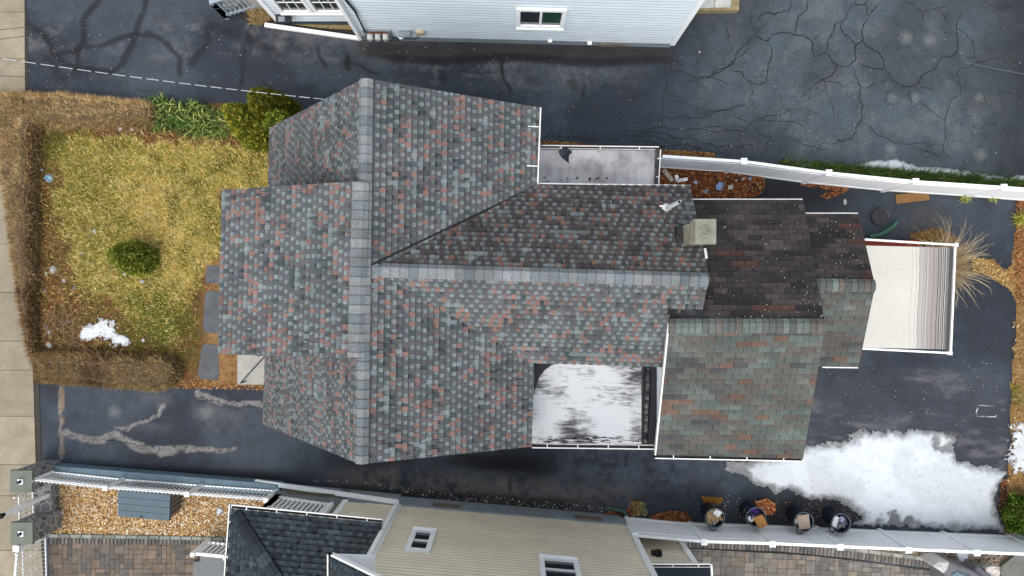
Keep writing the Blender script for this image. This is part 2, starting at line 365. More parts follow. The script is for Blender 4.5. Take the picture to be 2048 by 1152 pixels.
    # soft bands of crack sealer
    for l, wd, am in [(R1([(170, 155), (240, 200), (300, 310), (350, 370), (440, 410), (560, 410), (650, 400), (710, 350), (770, 250), (790, 190), (810, 100), (850, 0)]), .11, .85),
                      (R1([(570, 10), (500, 100), (470, 230), (430, 280), (430, 400)]), .12, .85),
                      (R1([(330, 320), (470, 270), (620, 240), (760, 200), (850, 190), (930, 230), (1000, 290), (1050, 330), (1050, 440)]), .1, .8),
                      (R1([(1200, 160), (1180, 260), (1110, 380)]), .11, .7), (R1([(1420, 220), (1400, 330), (1380, 490)]), .1, .5), (R1([(1230, 150), (1400, 210), (1600, 300)]), .14, .55),
                      (R1([(240, 300), (300, 400), (330, 450), (440, 440)]), .12, .5),
                      (R2([(680, 290), (690, 340), (730, 390)]), .06, .9), (R2([(860, 320), (845, 360), (850, 385)]), .12, .95), (R2([(860, 350), (930, 370), (1020, 410)]), .05, .85),
                      (R2([(1380, 430), (1400, 450)]), .14, .7), (R3([(315, 345), (325, 420), (345, 490), (350, 530)]), .06, 1.0), (R3([(770, 510), (770, 575)]), .05, .9), (R3([(690, 480), (700, 510)]), .16, .7), (R3([(450, 450), (500, 460)]), .14, .5),
                      (R8([(540, 330), (545, 410)]), .05, .8), (R8([(1340, 160), (1345, 230)]), .04, .8), (R8([(1640, 470), (1700, 370), (1760, 380), (1795, 470)]), .035, .6)]:
        d = seg_d(jx, jy, l); blend(blk, sm(wd*1.35, wd*.35, d)*am*.85)
    # the surface broken through to the pale base course
    worn = np.zeros(X.shape)
    for l, wd in [(R6([(370, 370), (480, 370), (560, 400)]), .17), (R6([(560, 400), (640, 375), (720, 400), (800, 430), (900, 440), (1050, 440)]), .17), (R6([(1050, 440), (1150, 445), (1310, 450)]), .11),
                  (R6([(630, 330), (720, 320), (800, 265), (870, 260), (910, 200)]), .07), (R6([(1120, 140), (1200, 180)]), .14), (R6([(1200, 180), (1270, 200), (1380, 205), (1470, 190)]), .12),
                  (R6([(345, 95), (342, 300), (345, 490)]), .055)]:
        d = seg_d(jx+(n3-.5)*.12, jy+(fbm(X, Y, 4, 55)-.5)*.2, l); worn = np.maximum(worn, sm(wd*.85, wd*.55, d))
    blend(S(124, 122, 121), worn*sm(.28, .5, fbm(X, Y, 7, 77)+.25*worn-.1))
    blend(S(128, 112, 90), sm(7, 4, np.abs(px-345/2.796))*sm(772, 780, py)*sm(915, 905, py)*sm(.4, .6, fbm(X, Y, 3, 7))*.8)
    craze = worn*.9+sm(45, 5, np.abs(py-(275+.075*(px-1080))))*sm(1070, 1100, px)*sm(1620, 1480, px)*.85+sm(120, 40, np.hypot((px-1560)/1.5, py-175))*.5*sm(.42, .55, n3)+court*.4*sm(.5, .62, fbm(X, Y, .8, 88))
    craze = np.clip(craze, 0, 1)
    V = np.column_stack([X.ravel(), Y.ravel(), np.zeros(X.size)])
    i = np.arange(nx*ny).reshape(ny, nx); Fc = np.column_stack([i[:-1, :-1].ravel(), i[:-1, 1:].ravel(), i[1:, 1:].ravel(), i[1:, :-1].ravel()])
    C = c.reshape(-1, 3)
    # cracks: thin ribbons lying 4 mm proud, part of the same sheet
    lines = []
    def add(conv, w, *ls):
        for l in ls: lines.append((conv(l), w))
    add(R4, .026, [(890, 0), (900, 30), (950, 25), (975, 0)], [(950, 25), (965, 85), (1000, 60), (1040, 20)], [(970, 90), (940, 140), (935, 235), (895, 270), (900, 350), (860, 382), (795, 378), (770, 420), (710, 460), (650, 500), (630, 525)],
        [(895, 30), (850, 70), (815, 125), (770, 150), (740, 230), (722, 305), (670, 335), (645, 280), (640, 235), (550, 200), (460, 185), (390, 235), (320, 195), (290, 130), (290, 60)],
        [(620, 0), (620, 50), (570, 90), (555, 140), (550, 200)], [(530, 0), (505, 70), (440, 80), (370, 75), (335, 120)], [(320, 195), (260, 260), (205, 320), (190, 370), (130, 405), (60, 445), (0, 440)],
        [(385, 240), (415, 300), (410, 350), (385, 410), (380, 470), (350, 485), (280, 465), (235, 410), (170, 395)], [(815, 125), (830, 200), (880, 240), (895, 270)], [(722, 305), (760, 350), (795, 378)],
        [(935, 235), (970, 270), (1020, 295), (1060, 350), (1060, 395), (1000, 400), (950, 380), (905, 355)],
        [(1060, 395), (1100, 460), (1150, 490), (1205, 500), (1250, 485), (1300, 420), (1360, 390), (1375, 350), (1400, 325), (1465, 315), (1485, 280), (1480, 200), (1475, 160), (1480, 110), (1520, 80)],
        [(880, 385), (900, 450), (930, 500), (935, 600), (930, 690), (900, 760), (870, 800), (800, 810), (780, 828), (660, 830)])
    add(R4, .017, [(1475, 165), (1540, 205), (1575, 260), (1570, 330), (1530, 340)], [(1180, 0), (1250, 50), (1280, 70), (1290, 130)], [(1280, 65), (1360, 45), (1420, 30)], [(1380, 60), (1420, 120), (1450, 160)],
        [(1860, 15), (1800, 20), (1745, 65), (1690, 40), (1640, 10)], [(1860, 375), (1770, 370), (1730, 330), (1660, 345), (1600, 360), (1560, 385), (1500, 395), (1480, 440), (1500, 500), (1495, 550), (1440, 590), (1425, 640), (1405, 690), (1410, 760), (1400, 840), (1410, 900), (1460, 920)],
        [(930, 700), (1010, 765), (1060, 790), (1120, 830), (1250, 825), (1380, 835)], [(930, 505), (1010, 475)], [(900, 465), (830, 500), (760, 470), (710, 460), (630, 420)], [(1205, 500), (1215, 600)], [(1120, 490), (1075, 540), (1065, 590)], [(1205, 500), (1280, 505), (1350, 515)],
        [(0, 660), (100, 640), (190, 625), (260, 600)], [(300, 710), (340, 680), (420, 665), (490, 655), (500, 635), (580, 630)], [(340, 690), (430, 695), (560, 710), (600, 740), (605, 770)], [(300, 710), (230, 760), (100, 765), (0, 740)],
        [(300, 730), (340, 765), (410, 790), (375, 830), (365, 900)], [(500, 790), (570, 815), (660, 845), (760, 850)], [(180, 670), (250, 690), (300, 710)], [(0, 830), (100, 850), (180, 840), (240, 850), (320, 830)], [(270, 465), (300, 540), (280, 590)], [(150, 150), (160, 230), (190, 330)], [(1240, 565), (1310, 620), (1400, 690)], [(760, 570), (770, 680)],
        [(700, 180), (650, 235)], [(1250, 860), (1330, 880), (1400, 900)], [(700, 455), (725, 500), (735, 545)], [(320, 195), (350, 160), (380, 130)])
    add(R3, .02, [(1230, 335), (1245, 420), (1235, 520), (1225, 600), (1230, 660)], [(1245, 420), (1330, 408), (1380, 430), (1470, 450), (1550, 460), (1600, 490)], [(1500, 440), (1590, 385), (1640, 350), (1720, 250)], [(950, 720), (1060, 705), (1190, 695), (1340, 665), (1500, 655), (1690, 610)],
        [(1000, 760), (1120, 770), (1230, 730), (1300, 745), (1400, 745), (1490, 730), (1600, 740), (1728, 745)], [(540, 790), (640, 790), (760, 800), (860, 800), (960, 800), (1060, 785), (1120, 790), (1220, 800), (1280, 835), (1400, 850), (1490, 870), (1560, 885)], [(1040, 800), (1100, 810), (1200, 835), (1300, 850)], [(20, 390), (110, 415), (200, 425), (300, 415)], [(1340, 475), (1410, 460), (1470, 450)], [(1215, 680), (1220, 730)], [(1400, 390), (1440, 340)],
        [(1100, 775), (1180, 760), (1260, 775), (1330, 800), (1420, 810), (1500, 835)])
    add(R2, .014, [(30, 480), (150, 500), (300, 505), (420, 500), (560, 520), (600, 530)], [(250, 420), (235, 500)], [(320, 160), (325, 210)])
    add(R1, .013, [(770, 515), (870, 525), (940, 510)], [(1400, 400), (1380, 500)], [(1080, 580), (1180, 590), (1290, 600)])
    add(R6, .016, [(690, 330), (690, 390)], [(560, 385), (640, 390), (720, 410), (820, 430)], [(1130, 140), (1240, 190), (1330, 190)], [(840, 395), (900, 420), (1000, 430)])
    rv = []; rc = []; rf = []; base = len(V)
    cr = np.array((.014, .016, .019))
    for l, wd in lines:
        pts = [Vector((a, b, 0)) for a, b in l]
        for lev in range(3):
            q = [pts[0]]
            for a, b in zip(pts[:-1], pts[1:]):
                d = b-a; nn = Vector((-d.y, d.x, 0)); q += [(a+b)/2+nn*U(-.16, .16), b]
            pts = q
        m = len(pts)
        for k, p in enumerate(pts):
            d = pts[min(k+1, m-1)]-pts[max(k-1, 0)]; d.normalize(); nn = Vector((-d.y, d.x, 0))
            ww = wd*.66*U(.55, 1.25)*min(1, .35+4*min(k, m-1-k)/m)
            rv += [(p.x+nn.x*ww, p.y+nn.y*ww, .004), (p.x-nn.x*ww, p.y-nn.y*ww, .004)]; rc += [cr, cr]
            if k: j = base+len(rv); rf.append((j-4, j-3, j-1, j-2))
    V = np.vstack([V, np.array(rv)]); C = np.vstack([C, np.array(rc)]); Fc = np.vstack([Fc, np.array(rf)])
    o = np_mesh("driveway", V, Fc, C, M['asphalt'], attrs={"craze": np.concatenate([craze.ravel(), np.zeros(len(rv))])})
    tag(o, kind="structure")
asphalt()

# sidewalk: pale slabs with open joints
def sidewalk():
    s = MB(); e = [(50, -60), (51, 180), (66, 700), (73, 935), (95, 1250)]
    def ex(y):
        for a, b in zip(e[:-1], e[1:]):
            if y <= b[1]: return a[0]+(b[0]-a[0])*(y-a[1])/(b[1]-a[1])
        return e[-1][0]
    ys = [-60, 25, 118, 205, 300, 395, 488, 585, 682, 740, 832, 929, 991, 1100, 1200, 1250]
    for a, b in zip(ys[:-1], ys[1:]):
        for xa, xb, t in [(-130, None, 0), (-320, -131, 1)]:
            c = tuple(np.array(S(150, 141, 122))*U(.88, 1.08)); g_ = .5
            q = [(xa, a+g_), (ex(a) if xb is None else xb, a+g_), (ex(b) if xb is None else xb, b-g_), (xa, b-g_)]
            s.prism(PS(q)[::-1], -.03, .03, c)
    s.poly(PS([(-330, -60), (ex(-60)-.5, -60), (ex(1250)-.5, 1250), (-330, 1250)], .012)[::-1], (.05, .045, .04))
    s.build("sidewalk", M['concslab'], kind="structure")
M['concslab'] = mat("sidewalk_concrete", attr=True, rough=.9, noise=.2, nscale=1.7, fine=.12, fscale=50, bump=.15)
sidewalk()

# ---- lawn soil sheet, coloured by zone
def soil_sheet(name, poly_px, z, colfn, st=.06):
    pl = px_to_g(poly_px); xs = [p[0] for p in pl]; ys = [p[1] for p in pl]
    X, Y = np.meshgrid(np.arange(min(xs)-st, max(xs)+2*st, st), np.arange(min(ys)-st, max(ys)+2*st, st))
    d = sdist(X, Y, pl)+(fbm(X, Y, 3, 5)-.5)*.12
    ny, nx = X.shape; i = np.arange(nx*ny).reshape(ny, nx)
    Fc = np.column_stack([i[:-1, :-1].ravel(), i[:-1, 1:].ravel(), i[1:, 1:].ravel(), i[1:, :-1].ravel()])
    ok = (d > -.03).ravel(); Fc = Fc[ok[Fc].all(axis=1)]
    zz = z+np.clip(d, 0, .3)*.05+.02*fbm(X, Y, 2, 8)*np.clip(d*4, 0, 1)
    V = np.column_stack([X.ravel(), Y.ravel(), zz.ravel()])
    C = colfn(X.ravel()/H*F+1024, 576-Y.ravel()/H*F, X.ravel(), Y.ravel())
    used, inv = np.unique(Fc, return_inverse=True)
    return tag(np_mesh(name, V[used], inv.reshape(Fc.shape), C[used], M['soil'], smooth=True), kind="structure")
LAWN = [(20, 205), (300, 215), (470, 205), (560, 240), (620, 260), (620, 800), (530, 772), (350, 772), (60, 770)]
def zones(px, py, x, y):
    """weights: straw, green, brown"""
    n = fbm(x, y, 1.1, 3); n2 = fbm(x, y, 2.7, 13)
    brown = np.maximum.reduce([sm(175, 118, px+60*(n-.5)+.02*(py-400)), sm(385, 440, px+50*(n-.5))*sm(480, 560, py), sm(640, 700, py-.12*(px-100)+60*(n-.5)),
                               sm(470, 520, px+60*(n-.5))*sm(230, 290, py)*sm(430, 380, py)*.8, sm(290, 265, py+30*(n-.5)), sm(225, 140, px)*sm(520, 640, py)*sm(560, 620, py)*.8])
    brown = np.maximum(brown, sm(.60, .75, n2)*.35)
    STRAW = [(122, 300), (170, 272), (460, 286), (542, 320), (542, 382), (442, 385), (442, 510), (396, 560), (384, 640), (335, 690), (262, 625), (218, 592), (150, 565), (136, 480), (118, 400)]
    brown = sm(12, -14, sdist(px, py, STRAW)+70*(n2-.5)+40*(n-.5)); brown = np.maximum(brown, sm(.62, .76, n2)*.3)
    green = np.maximum.reduce([sm(90, 30, np.hypot((px-320)/1.4, py-650)+90*(n2-.5))*.95, sm(70, 30, np.hypot((px-100), (py-280)/1.3)+30*(n-.5)), sm(130, 40, np.hypot(px-170, (py-430)/2))*.45, sm(40, 10, np.hypot(px-380, py-715)), sm(.48, .66, n2)*.5])
    return brown, green, n, n2
def soil_col(px, py, x, y):
    b, g_, n, n2 = zones(px, py, x, y)
    c = lerpc(S(160, 134, 80), S(104, 70, 44), np.clip(b, 0, 1)); c = lerpc(c, S(80, 84, 34), np.clip(g_, 0, 1)*.6)
    strip = sm(400, 430, px)*sm(470, 540, py); c = lerpc(c, S(150, 118, 76), strip*.6)
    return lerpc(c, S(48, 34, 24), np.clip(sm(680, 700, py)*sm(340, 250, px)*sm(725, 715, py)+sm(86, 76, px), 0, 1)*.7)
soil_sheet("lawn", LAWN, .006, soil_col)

def blades(name, pos, z, ln, wd, lean, col, m, parent=None, tipcol=None, az=None):
    """grass blades / twigs: one narrow triangle each. pos (N,2); lean = horizontal part of the direction 0..1"""
    n = len(pos); a = rng.uniform(0, 2*np.pi, n) if az is None else az
    h = lean; v = np.sqrt(np.clip(1-h*h, 0.02, 1))
    D = np.column_stack([np.cos(a)*h, np.sin(a)*h, v])*ln[:, None]
    b = a+np.pi/2+rng.uniform(-.5, .5, n); Sd = np.column_stack([np.cos(b), np.sin(b), np.zeros(n)])*(wd/2)[:, None]
    Bp = np.column_stack([pos, z if np.ndim(z) else np.full(n, z)])
    V = np.empty((n, 3, 3)); V[:, 0] = Bp-Sd; V[:, 1] = Bp+Sd; V[:, 2] = Bp+D
    C = np.repeat(col[:, None, :], 3, axis=1)
    if tipcol is not None: C[:, 2] = tipcol
    return np_mesh(name, V.reshape(-1, 3), np.arange(3*n).reshape(n, 3), C.reshape(-1, 3), m, parent)
def flakes(name, pos, z, size, col, m, parent=None, flat=.5):
    """dead leaves, stones chips: small folded diamonds lying at random tilts"""
    n = len(pos); a = rng.uniform(0, 2*np.pi, n); t = rng.normal(0, flat, (n, 2))
    A = np.column_stack([np.cos(a), np.sin(a), t[:, 0]])*size[:, None]; B = np.column_stack([-np.sin(a), np.cos(a), t[:, 1]])*(size*rng.uniform(.45, .8, n))[:, None]
    c = np.column_stack([pos, z if np.ndim(z) else np.full(n, z)])
    lo = -np.minimum(0, np.minimum(-np.abs(A[:, 2]), -np.abs(B[:, 2]))); c[:, 2] += lo*.6
    V = np.empty((n, 4, 3)); V[:, 0] = c-A; V[:, 1] = c-B*.8+A*.1; V[:, 2] = c+A; V[:, 3] = c+B
    V[:, :, 2] = np.maximum(V[:, :, 2], .008)
    return np_mesh(name, V.reshape(-1, 3), np.arange(4*n).reshape(n, 4), np.repeat(col, 4, axis=0), m, parent)
def shade_rand(cols, n, lo=.7, hi=1.25):
    c = np.array(cols)[rng.integers(0, len(cols), n)]; return c*rng.uniform(lo, hi, n)[:, None]

def lawn_grass():
    pts = scatter(px_to_g([(80, 252), (300, 262), (470, 270), (545, 290), (545, 385), (445, 385), (440, 690), (400, 700), (345, 712), (120, 712), (85, 690), (78, 400)]), 105000)
    px = pts[:, 0]/H*F+1024; py = 576-pts[:, 1]/H*F
    b, g_, n, n2 = zones(px, py, pts[:, 0], pts[:, 1])
    keep = rng.uniform(0, 1, len(pts)) > np.clip(b, 0, 1)*.72
    slab = (px > 396)&(py > 525)&(((py < 570)&(px > 408))|((py > 580)&(py < 762)))
    keep &= ~slab; keep &= np.hypot((px-285)/1.0, py-520) > 34
    pts, b, g_, px, py, n = pts[keep], b[keep], g_[keep], px[keep], py[keep], n[keep]
    N = len(pts)
    straw = shade_rand([S(252, 226, 144), S(238, 208, 118), S(253, 236, 172), S(208, 180, 92), S(218, 196, 102)], N, .45, 1.3)
    olive = shade_rand([S(150, 148, 60), S(122, 130, 48), S(170, 164, 76)], N)
    grn = shade_rand([S(96, 112, 38), S(78, 98, 34), S(120, 128, 48)], N)
    brn = shade_rand([S(150, 108, 66), S(176, 134, 84), S(112, 76, 50), S(190, 156, 108)], N, .5, 1.3)
    r = rng.uniform(0, 1, N); col = np.where((r < .16+.22*(n > .52))[:, None], olive, straw)
    r = rng.uniform(0, 1, N); col = np.where((r < np.clip(b, 0, 1)*.85)[:, None], brn, col)
    r = rng.uniform(0, 1, N); col = np.where((r < np.clip(g_, 0, 1)*.7)[:, None], grn, col)
    o = blades("dry_grass", pts, .02, rng.uniform(.07, .2, N), rng.uniform(.013, .03, N), rng.uniform(.5, .98, N), col, M['leaf'])
    tag(o, "short straw coloured winter grass covering the small front lawn", "grass", kind="stuff")
lawn_grass()
ORANGE = [S(160, 92, 50), S(140, 78, 44), S(178, 116, 70), S(118, 68, 44), S(98, 62, 44), S(176, 138, 98), S(86, 56, 42)]
def leaves(name, label, poly, n, size=(.02, .05), cols=ORANGE, z=.015, pile=0, kind="stuff"):
    p = scatter(px_to_g(poly), n)
    zz = z+rng.uniform(0, pile, n)
    return tag(flakes(name, p, zz, rng.uniform(*size, n), shade_rand(cols, n), M['leaf']), label, "dead leaves", kind=kind)
leaves("dead_leaves", "orange brown leaves strewn along the inside of the brown hedge", [(80, 310), (110, 310), (140, 520), (170, 560), (150, 715), (85, 700)], 1500, (.018, .042))
leaves("dead_leaves", "scattered single leaves lying on the straw coloured lawn", [(90, 260), (520, 290), (520, 380), (430, 400), (390, 700), (120, 700)], 500, (.018, .04))
leaves("dead_leaves", "brown leaf litter under the edge between stepping stones and driveway", [(345, 735), (400, 700), (440, 705), (478, 700), (478, 770), (530, 770), (530, 780), (350, 776)], 2000, (.015, .038), [S(170, 128, 80), S(150, 100, 60), S(190, 150, 100), S(120, 80, 50)])
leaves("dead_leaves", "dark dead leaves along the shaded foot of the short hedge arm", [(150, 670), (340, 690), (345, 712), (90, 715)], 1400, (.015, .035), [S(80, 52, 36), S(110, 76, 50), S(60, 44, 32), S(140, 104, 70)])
# ---------------------------------------------------------------- the big house
class Face:
    """a roof plane through two eave-line or ridge-line points (pa, pb: same height) and a third point"""
    def __init__(s, pa, pb, pc):
        a, b, c = P(*pa), P(*pb), P(*pc)
        s.o = a; s.u = (b-a).normalized(); n = (b-a).cross(c-a); n.normalize()
        if n.z < 0: n = -n
        s.n = n; s.v = n.cross(s.u).normalized()
        if s.v.z < 0: s.v = -s.v; s.u = -s.u
    def ray(s, px, py):
        C = Vector((0, 0, H)); d = P(px, py, 0)-C; t = (s.o-C).dot(s.n)/d.dot(s.n); return C+d*t
    def uv(s, px, py): q = s.ray(px, py)-s.o; return (q.dot(s.u), q.dot(s.v))
    def at(s, u, v, h=0): return s.o+s.u*u+s.v*v+s.n*h
def clip(poly, cl):
    for i in range(len(cl)):
        a, b = cl[i], cl[(i+1) % len(cl)]; out = []
        f = lambda p: (b[0]-a[0])*(p[1]-a[1])-(b[1]-a[1])*(p[0]-a[0])
        for j in range(len(poly)):
            p, q = poly[j], poly[(j+1) % len(poly)]; fp, fq = f(p), f(q)
            if fp >= 0: out.append(p)
            if (fp > 0) != (fq > 0) and abs(fp-fq) > 1e-12:
                t = fp/(fp-fq); out.append((p[0]+(q[0]-p[0])*t, p[1]+(q[1]-p[1])*t))
        poly = out
        if len(poly) < 3: return []
    return poly
def ccw(l):
    a = sum(p[0]*q[1]-q[0]*p[1] for p, q in zip(l, l[1:]+l[:1])); return l if a > 0 else l[::-1]
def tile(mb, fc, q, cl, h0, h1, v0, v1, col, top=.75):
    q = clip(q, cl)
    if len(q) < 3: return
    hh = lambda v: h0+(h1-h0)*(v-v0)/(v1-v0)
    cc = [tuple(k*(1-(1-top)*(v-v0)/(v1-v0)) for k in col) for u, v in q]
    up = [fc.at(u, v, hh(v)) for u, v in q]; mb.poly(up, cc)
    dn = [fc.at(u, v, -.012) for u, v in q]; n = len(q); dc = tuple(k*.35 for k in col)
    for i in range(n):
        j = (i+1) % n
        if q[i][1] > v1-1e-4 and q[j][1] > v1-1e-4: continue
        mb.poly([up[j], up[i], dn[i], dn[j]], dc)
def field(fc, polys): 
    out = []
    for p in polys: out.append(ccw([fc.uv(*q) for q in p]))
    us = [q[0] for p in out for q in p]; vs = [q[1] for p in out for q in p]
    return out, min(us), max(us), min(vs), max(vs)
ARCH = dict(light=[S(122, 132, 134), S(117, 127, 130), S(126, 134, 136), S(112, 123, 124)], mid=[S(91, 92, 96), S(87, 89, 94), S(96, 93, 96), S(89, 93, 93)],
            red=[S(134, 106, 100), S(128, 103, 97), S(131, 108, 100), S(124, 101, 96)], dark=[S(72, 82, 84), S(78, 86, 88)])
def pick(pal, pl, pm, pr, mul=(1, 1, 1)):
    r = R(); k = 'light' if r < pl else 'mid' if r < pl+pm else 'red' if r < pl+pm+pr else 'dark'
    c = random.choice(pal[k]); f = U(.94, 1.06); return tuple(a*b*f for a, b in zip(c, mul))
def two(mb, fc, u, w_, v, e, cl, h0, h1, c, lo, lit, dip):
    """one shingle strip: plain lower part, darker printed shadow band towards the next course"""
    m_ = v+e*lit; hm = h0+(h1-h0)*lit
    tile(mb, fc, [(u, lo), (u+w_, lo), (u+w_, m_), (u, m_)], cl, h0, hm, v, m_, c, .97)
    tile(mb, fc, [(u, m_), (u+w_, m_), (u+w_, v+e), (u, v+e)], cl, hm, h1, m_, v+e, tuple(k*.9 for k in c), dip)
def lay_arch(mb, fc, polys, e=.128, mul=(1, 1, 1), pal=ARCH, red=.2, tw=(.09, .112), gw=(.08, .1), lt=.74, b0=.02):
    pp, u0, u1, v0, v1 = field(fc, polys) if getattr(fc, 'px', True) else rawfield(polys); v = v0
    while v < v1:
        u = u0-U(0, .3)
        while u < u1:
            w_ = U(.12, .3); c = pick(pal, .8, .1, red*.2, mul)
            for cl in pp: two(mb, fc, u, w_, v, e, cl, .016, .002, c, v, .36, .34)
            u += w_
        u = u0-.4+((v/e)*.073+U(0, .03)) % .19; last = None
        while u < u1:
            w_ = U(*tw); c = pick(pal, .06, .66, red, mul); c = last if last and R() < .22 else c; last = c
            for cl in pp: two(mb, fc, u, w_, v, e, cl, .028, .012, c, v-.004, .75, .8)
            u += w_+U(*gw)
        v += e
def rawfield(polys):
    pp = [ccw(list(p)) for p in polys]; us = [q[0] for p in pp for q in p]; vs = [q[1] for p in pp for q in p]; return pp, min(us), max(us), min(vs), max(vs)
def lay_tab(mb, fc, polys, e=.127, w_=.305, cols=None, wts=None, mul=(1, 1, 1), base=(.03, .03, .03), stain=None):
    pp, u0, u1, v0, v1 = field(fc, polys); k = 0; v = v0
    for cl in pp: mb.poly([fc.at(u, v_, .001) for u, v_ in cl], base)
    while v < v1:
        u = u0-(k % 2)*w_/2-U(0, .03); run = 0
        while u < u1:
            if run <= 0: c0 = random.choices(cols, wts)[0]; run = random.choice([1, 1, 1, 2, 2])
            run -= 1; f = U(.86, 1.12); c = tuple(a*b*f for a, b in zip(c0, mul))
            if stain: c = tuple(a*stain(u, v) for a in c)
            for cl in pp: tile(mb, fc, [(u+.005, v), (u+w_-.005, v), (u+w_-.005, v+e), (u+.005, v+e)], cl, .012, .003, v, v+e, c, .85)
            u += w_
        v += e; k += 1
def caps(mb, p, q, fa, fb, w_=.15, step=.19, cols=None):
    """ridge caps lapped along p->q over planes fa and fb"""
    p, q = Vector(p), Vector(q); L = (q-p).length; d = (q-p)/L; n = int(L/step)+1
    def down(f):
        s = -(f.v-d*f.v.dot(d)); s.normalize(); return s
    A, B = down(fa), down(fb)
    for i in range(n):
        a = p+d*(i*step); b = p+d*min(L, (i+1.15)*step); c = random.choice(cols); f = U(.9, 1.1); c = tuple(k*f for k in c)
        h0, h1 = .058, .048
        r = []
        for pt, h in ((a, h0), (b, h1)):
            r += [pt+A*w_+fa.n*(h-.012), pt+A*(w_*.25)+(fa.n+Vector((0, 0, .2)))*h, pt+B*(w_*.25)+(fb.n+Vector((0, 0, .2)))*h, pt+B*w_+fb.n*(h-.012)]
        fs = [(0, 1, 5, 4), (1, 2, 6, 5), (2, 3, 7, 6)]
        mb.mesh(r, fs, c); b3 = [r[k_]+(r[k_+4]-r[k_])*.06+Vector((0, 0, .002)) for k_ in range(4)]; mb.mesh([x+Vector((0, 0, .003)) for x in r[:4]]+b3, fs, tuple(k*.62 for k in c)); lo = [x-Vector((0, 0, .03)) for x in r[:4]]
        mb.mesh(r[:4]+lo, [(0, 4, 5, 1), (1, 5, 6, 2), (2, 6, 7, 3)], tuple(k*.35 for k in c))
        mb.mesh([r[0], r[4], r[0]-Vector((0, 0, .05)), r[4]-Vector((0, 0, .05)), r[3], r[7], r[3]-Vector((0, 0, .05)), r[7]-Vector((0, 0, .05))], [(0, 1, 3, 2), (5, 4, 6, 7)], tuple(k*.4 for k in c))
def deck(fc, poly, mb, th=.14, col=S(200, 200, 198)):
    """the boarding below the shingles, its edge showing as fascia and rake board"""
    pts = [fc.ray(*q) for q in poly]; t = [p-fc.n*.012 for p in pts]; b = [p-fc.n*th for p in pts]; n = len(pts)
    cr = (pts[1]-pts[0]).cross(pts[2]-pts[1])
    if cr.z < 0: t = t[::-1]; b = b[::-1]
    mb.mesh(t, [tuple(range(n))], S(70, 74, 78)); mb.mesh(t+b, [tuple(range(2*n-1, n-1, -1))]+[(i, n+i, n+(i+1) % n, (i+1) % n) for i in range(n)], col)
def gutter(parent, p, q, out, hang=.7, w_=.11, h=.1, inner=0.0, name="gutter", long_straps=False):
    """open white eaves trough from p to q; out = horizontal direction away from the wall"""
    p, q = Vector(p), Vector(q); o = Vector(out).normalized(); up = Vector((0, 0, 1))
    prof = [(0, 0), (0, -h), (w_*.8, -h), (w_, -.015), (w_, 0), (w_-.025, 0), (w_-.025, -.02), (w_*.75, -h+.012), (.012, -h+.012), (.012, 0)]
    mats_ = [0, 0, 0, 0, 0, 0, 1, 1, 1, 0]
    mb = MB(); n = len(prof)
    A = [p+o*a+up*b for a, b in prof]; B = [q+o*a+up*b for a, b in prof]
    for i in range(n):
        j = (i+1) % n; mb.mesh([A[i], A[j], B[j], B[i]], [(0, 1, 2, 3)], m=mats_[i])
    for E in (A, B):
        e2 = [E[0], E[1], E[2], E[3], E[4]]; mb.mesh(e2, [(0, 1, 2, 3, 4)]); mb.mesh(e2, [(4, 3, 2, 1, 0)])
    gt = mb.build(name, [M['whitemetal'], M['gutterdirt']], parent)
    L = (q-p).length; k = max(2, int(round(L/hang)))
    for i in range(k):
        c = p+(q-p)*((i+.5)/k); hb = MB()
        hb.bar(c-o*(.16 if long_straps else 0)+up*(.10 if long_straps else .004), c+o*w_+up*.006, .022, .006)
        hb.build("hanger", M['whitemetal'], gt)
    return gt

HOUSE = thing("house", "large house with mottled grey and red shingle roofs, flat roof patches and a striped awning", "house", (0, 0, 0))
def part(n, mb, m, parent=HOUSE, smooth=False): return mb.build(n, m, parent, smooth)
CAPS = [S(122, 127, 128), S(117, 122, 125), S(130, 133, 134), S(112, 119, 124), S(126, 131, 134), S(106, 113, 118)]
fR = Face((730, 157, 6.6), (720, 928, 6.6), (1072, 555, 5.0)); fL = Face((730, 157, 6.6), (720, 928, 6.6), (533.5, 552, 2.5))
fD = Face((722, 360, 6.64), (712, 716, 6.64), (441, 545, 5.5))
fWN = Face((745, 540, 6.5), (1417, 560, 6.5), (1230, 370, 5.0)); fWS = Face((745, 540, 6.5), (1417, 560, 6.5), (1200, 731, 5.0))
pR = [(730, 157), (1082, 216), (1075, 369), (1065, 725), (1063, 893), (720, 928)]
pL = [(730, 157), (540, 256), (527, 848), (720, 928)]
pD = [(722, 362), (445, 380), (437, 707), (712, 716)]
pWN = [(745, 528), (1076, 370), (1380, 372), (1411, 520), (1417, 560), (745, 541)]
pWS = [(745, 540), (1417, 560), (1405, 618), (1331, 733), (1066, 725)]
# main gable
mb = MB(); deck(fR, pR, mb); deck(fL, pL, mb)
roof = part("roof", mb, M['attr'])
mb = MB(); lay_arch(mb, fR, [[(730, 157), (1082, 216), (1063, 893), (720, 928)]]); part("shingles", mb, M['shingle'], roof)
mb = MB(); lay_arch(mb, fL, [pL]); part("shingles", mb, M['shingle'], roof)
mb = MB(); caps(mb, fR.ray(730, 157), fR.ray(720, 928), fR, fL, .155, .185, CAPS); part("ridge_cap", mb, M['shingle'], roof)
# front dormer
mb = MB(); deck(fD, pD, mb, .12)
droof = part("dormer_roof", mb, M['attr'])
mb = MB(); lay_arch(mb, fD, [pD]); part("shingles", mb, M['shingle'], droof)
mb = MB(); caps(mb, fD.ray(722, 364)+Vector((0, 0, .02)), fD.ray(712, 714)+Vector((0, 0, .02)), fR, fD, .16, .185, CAPS[:4]); part("ridge_cap", mb, M['shingle'], droof)
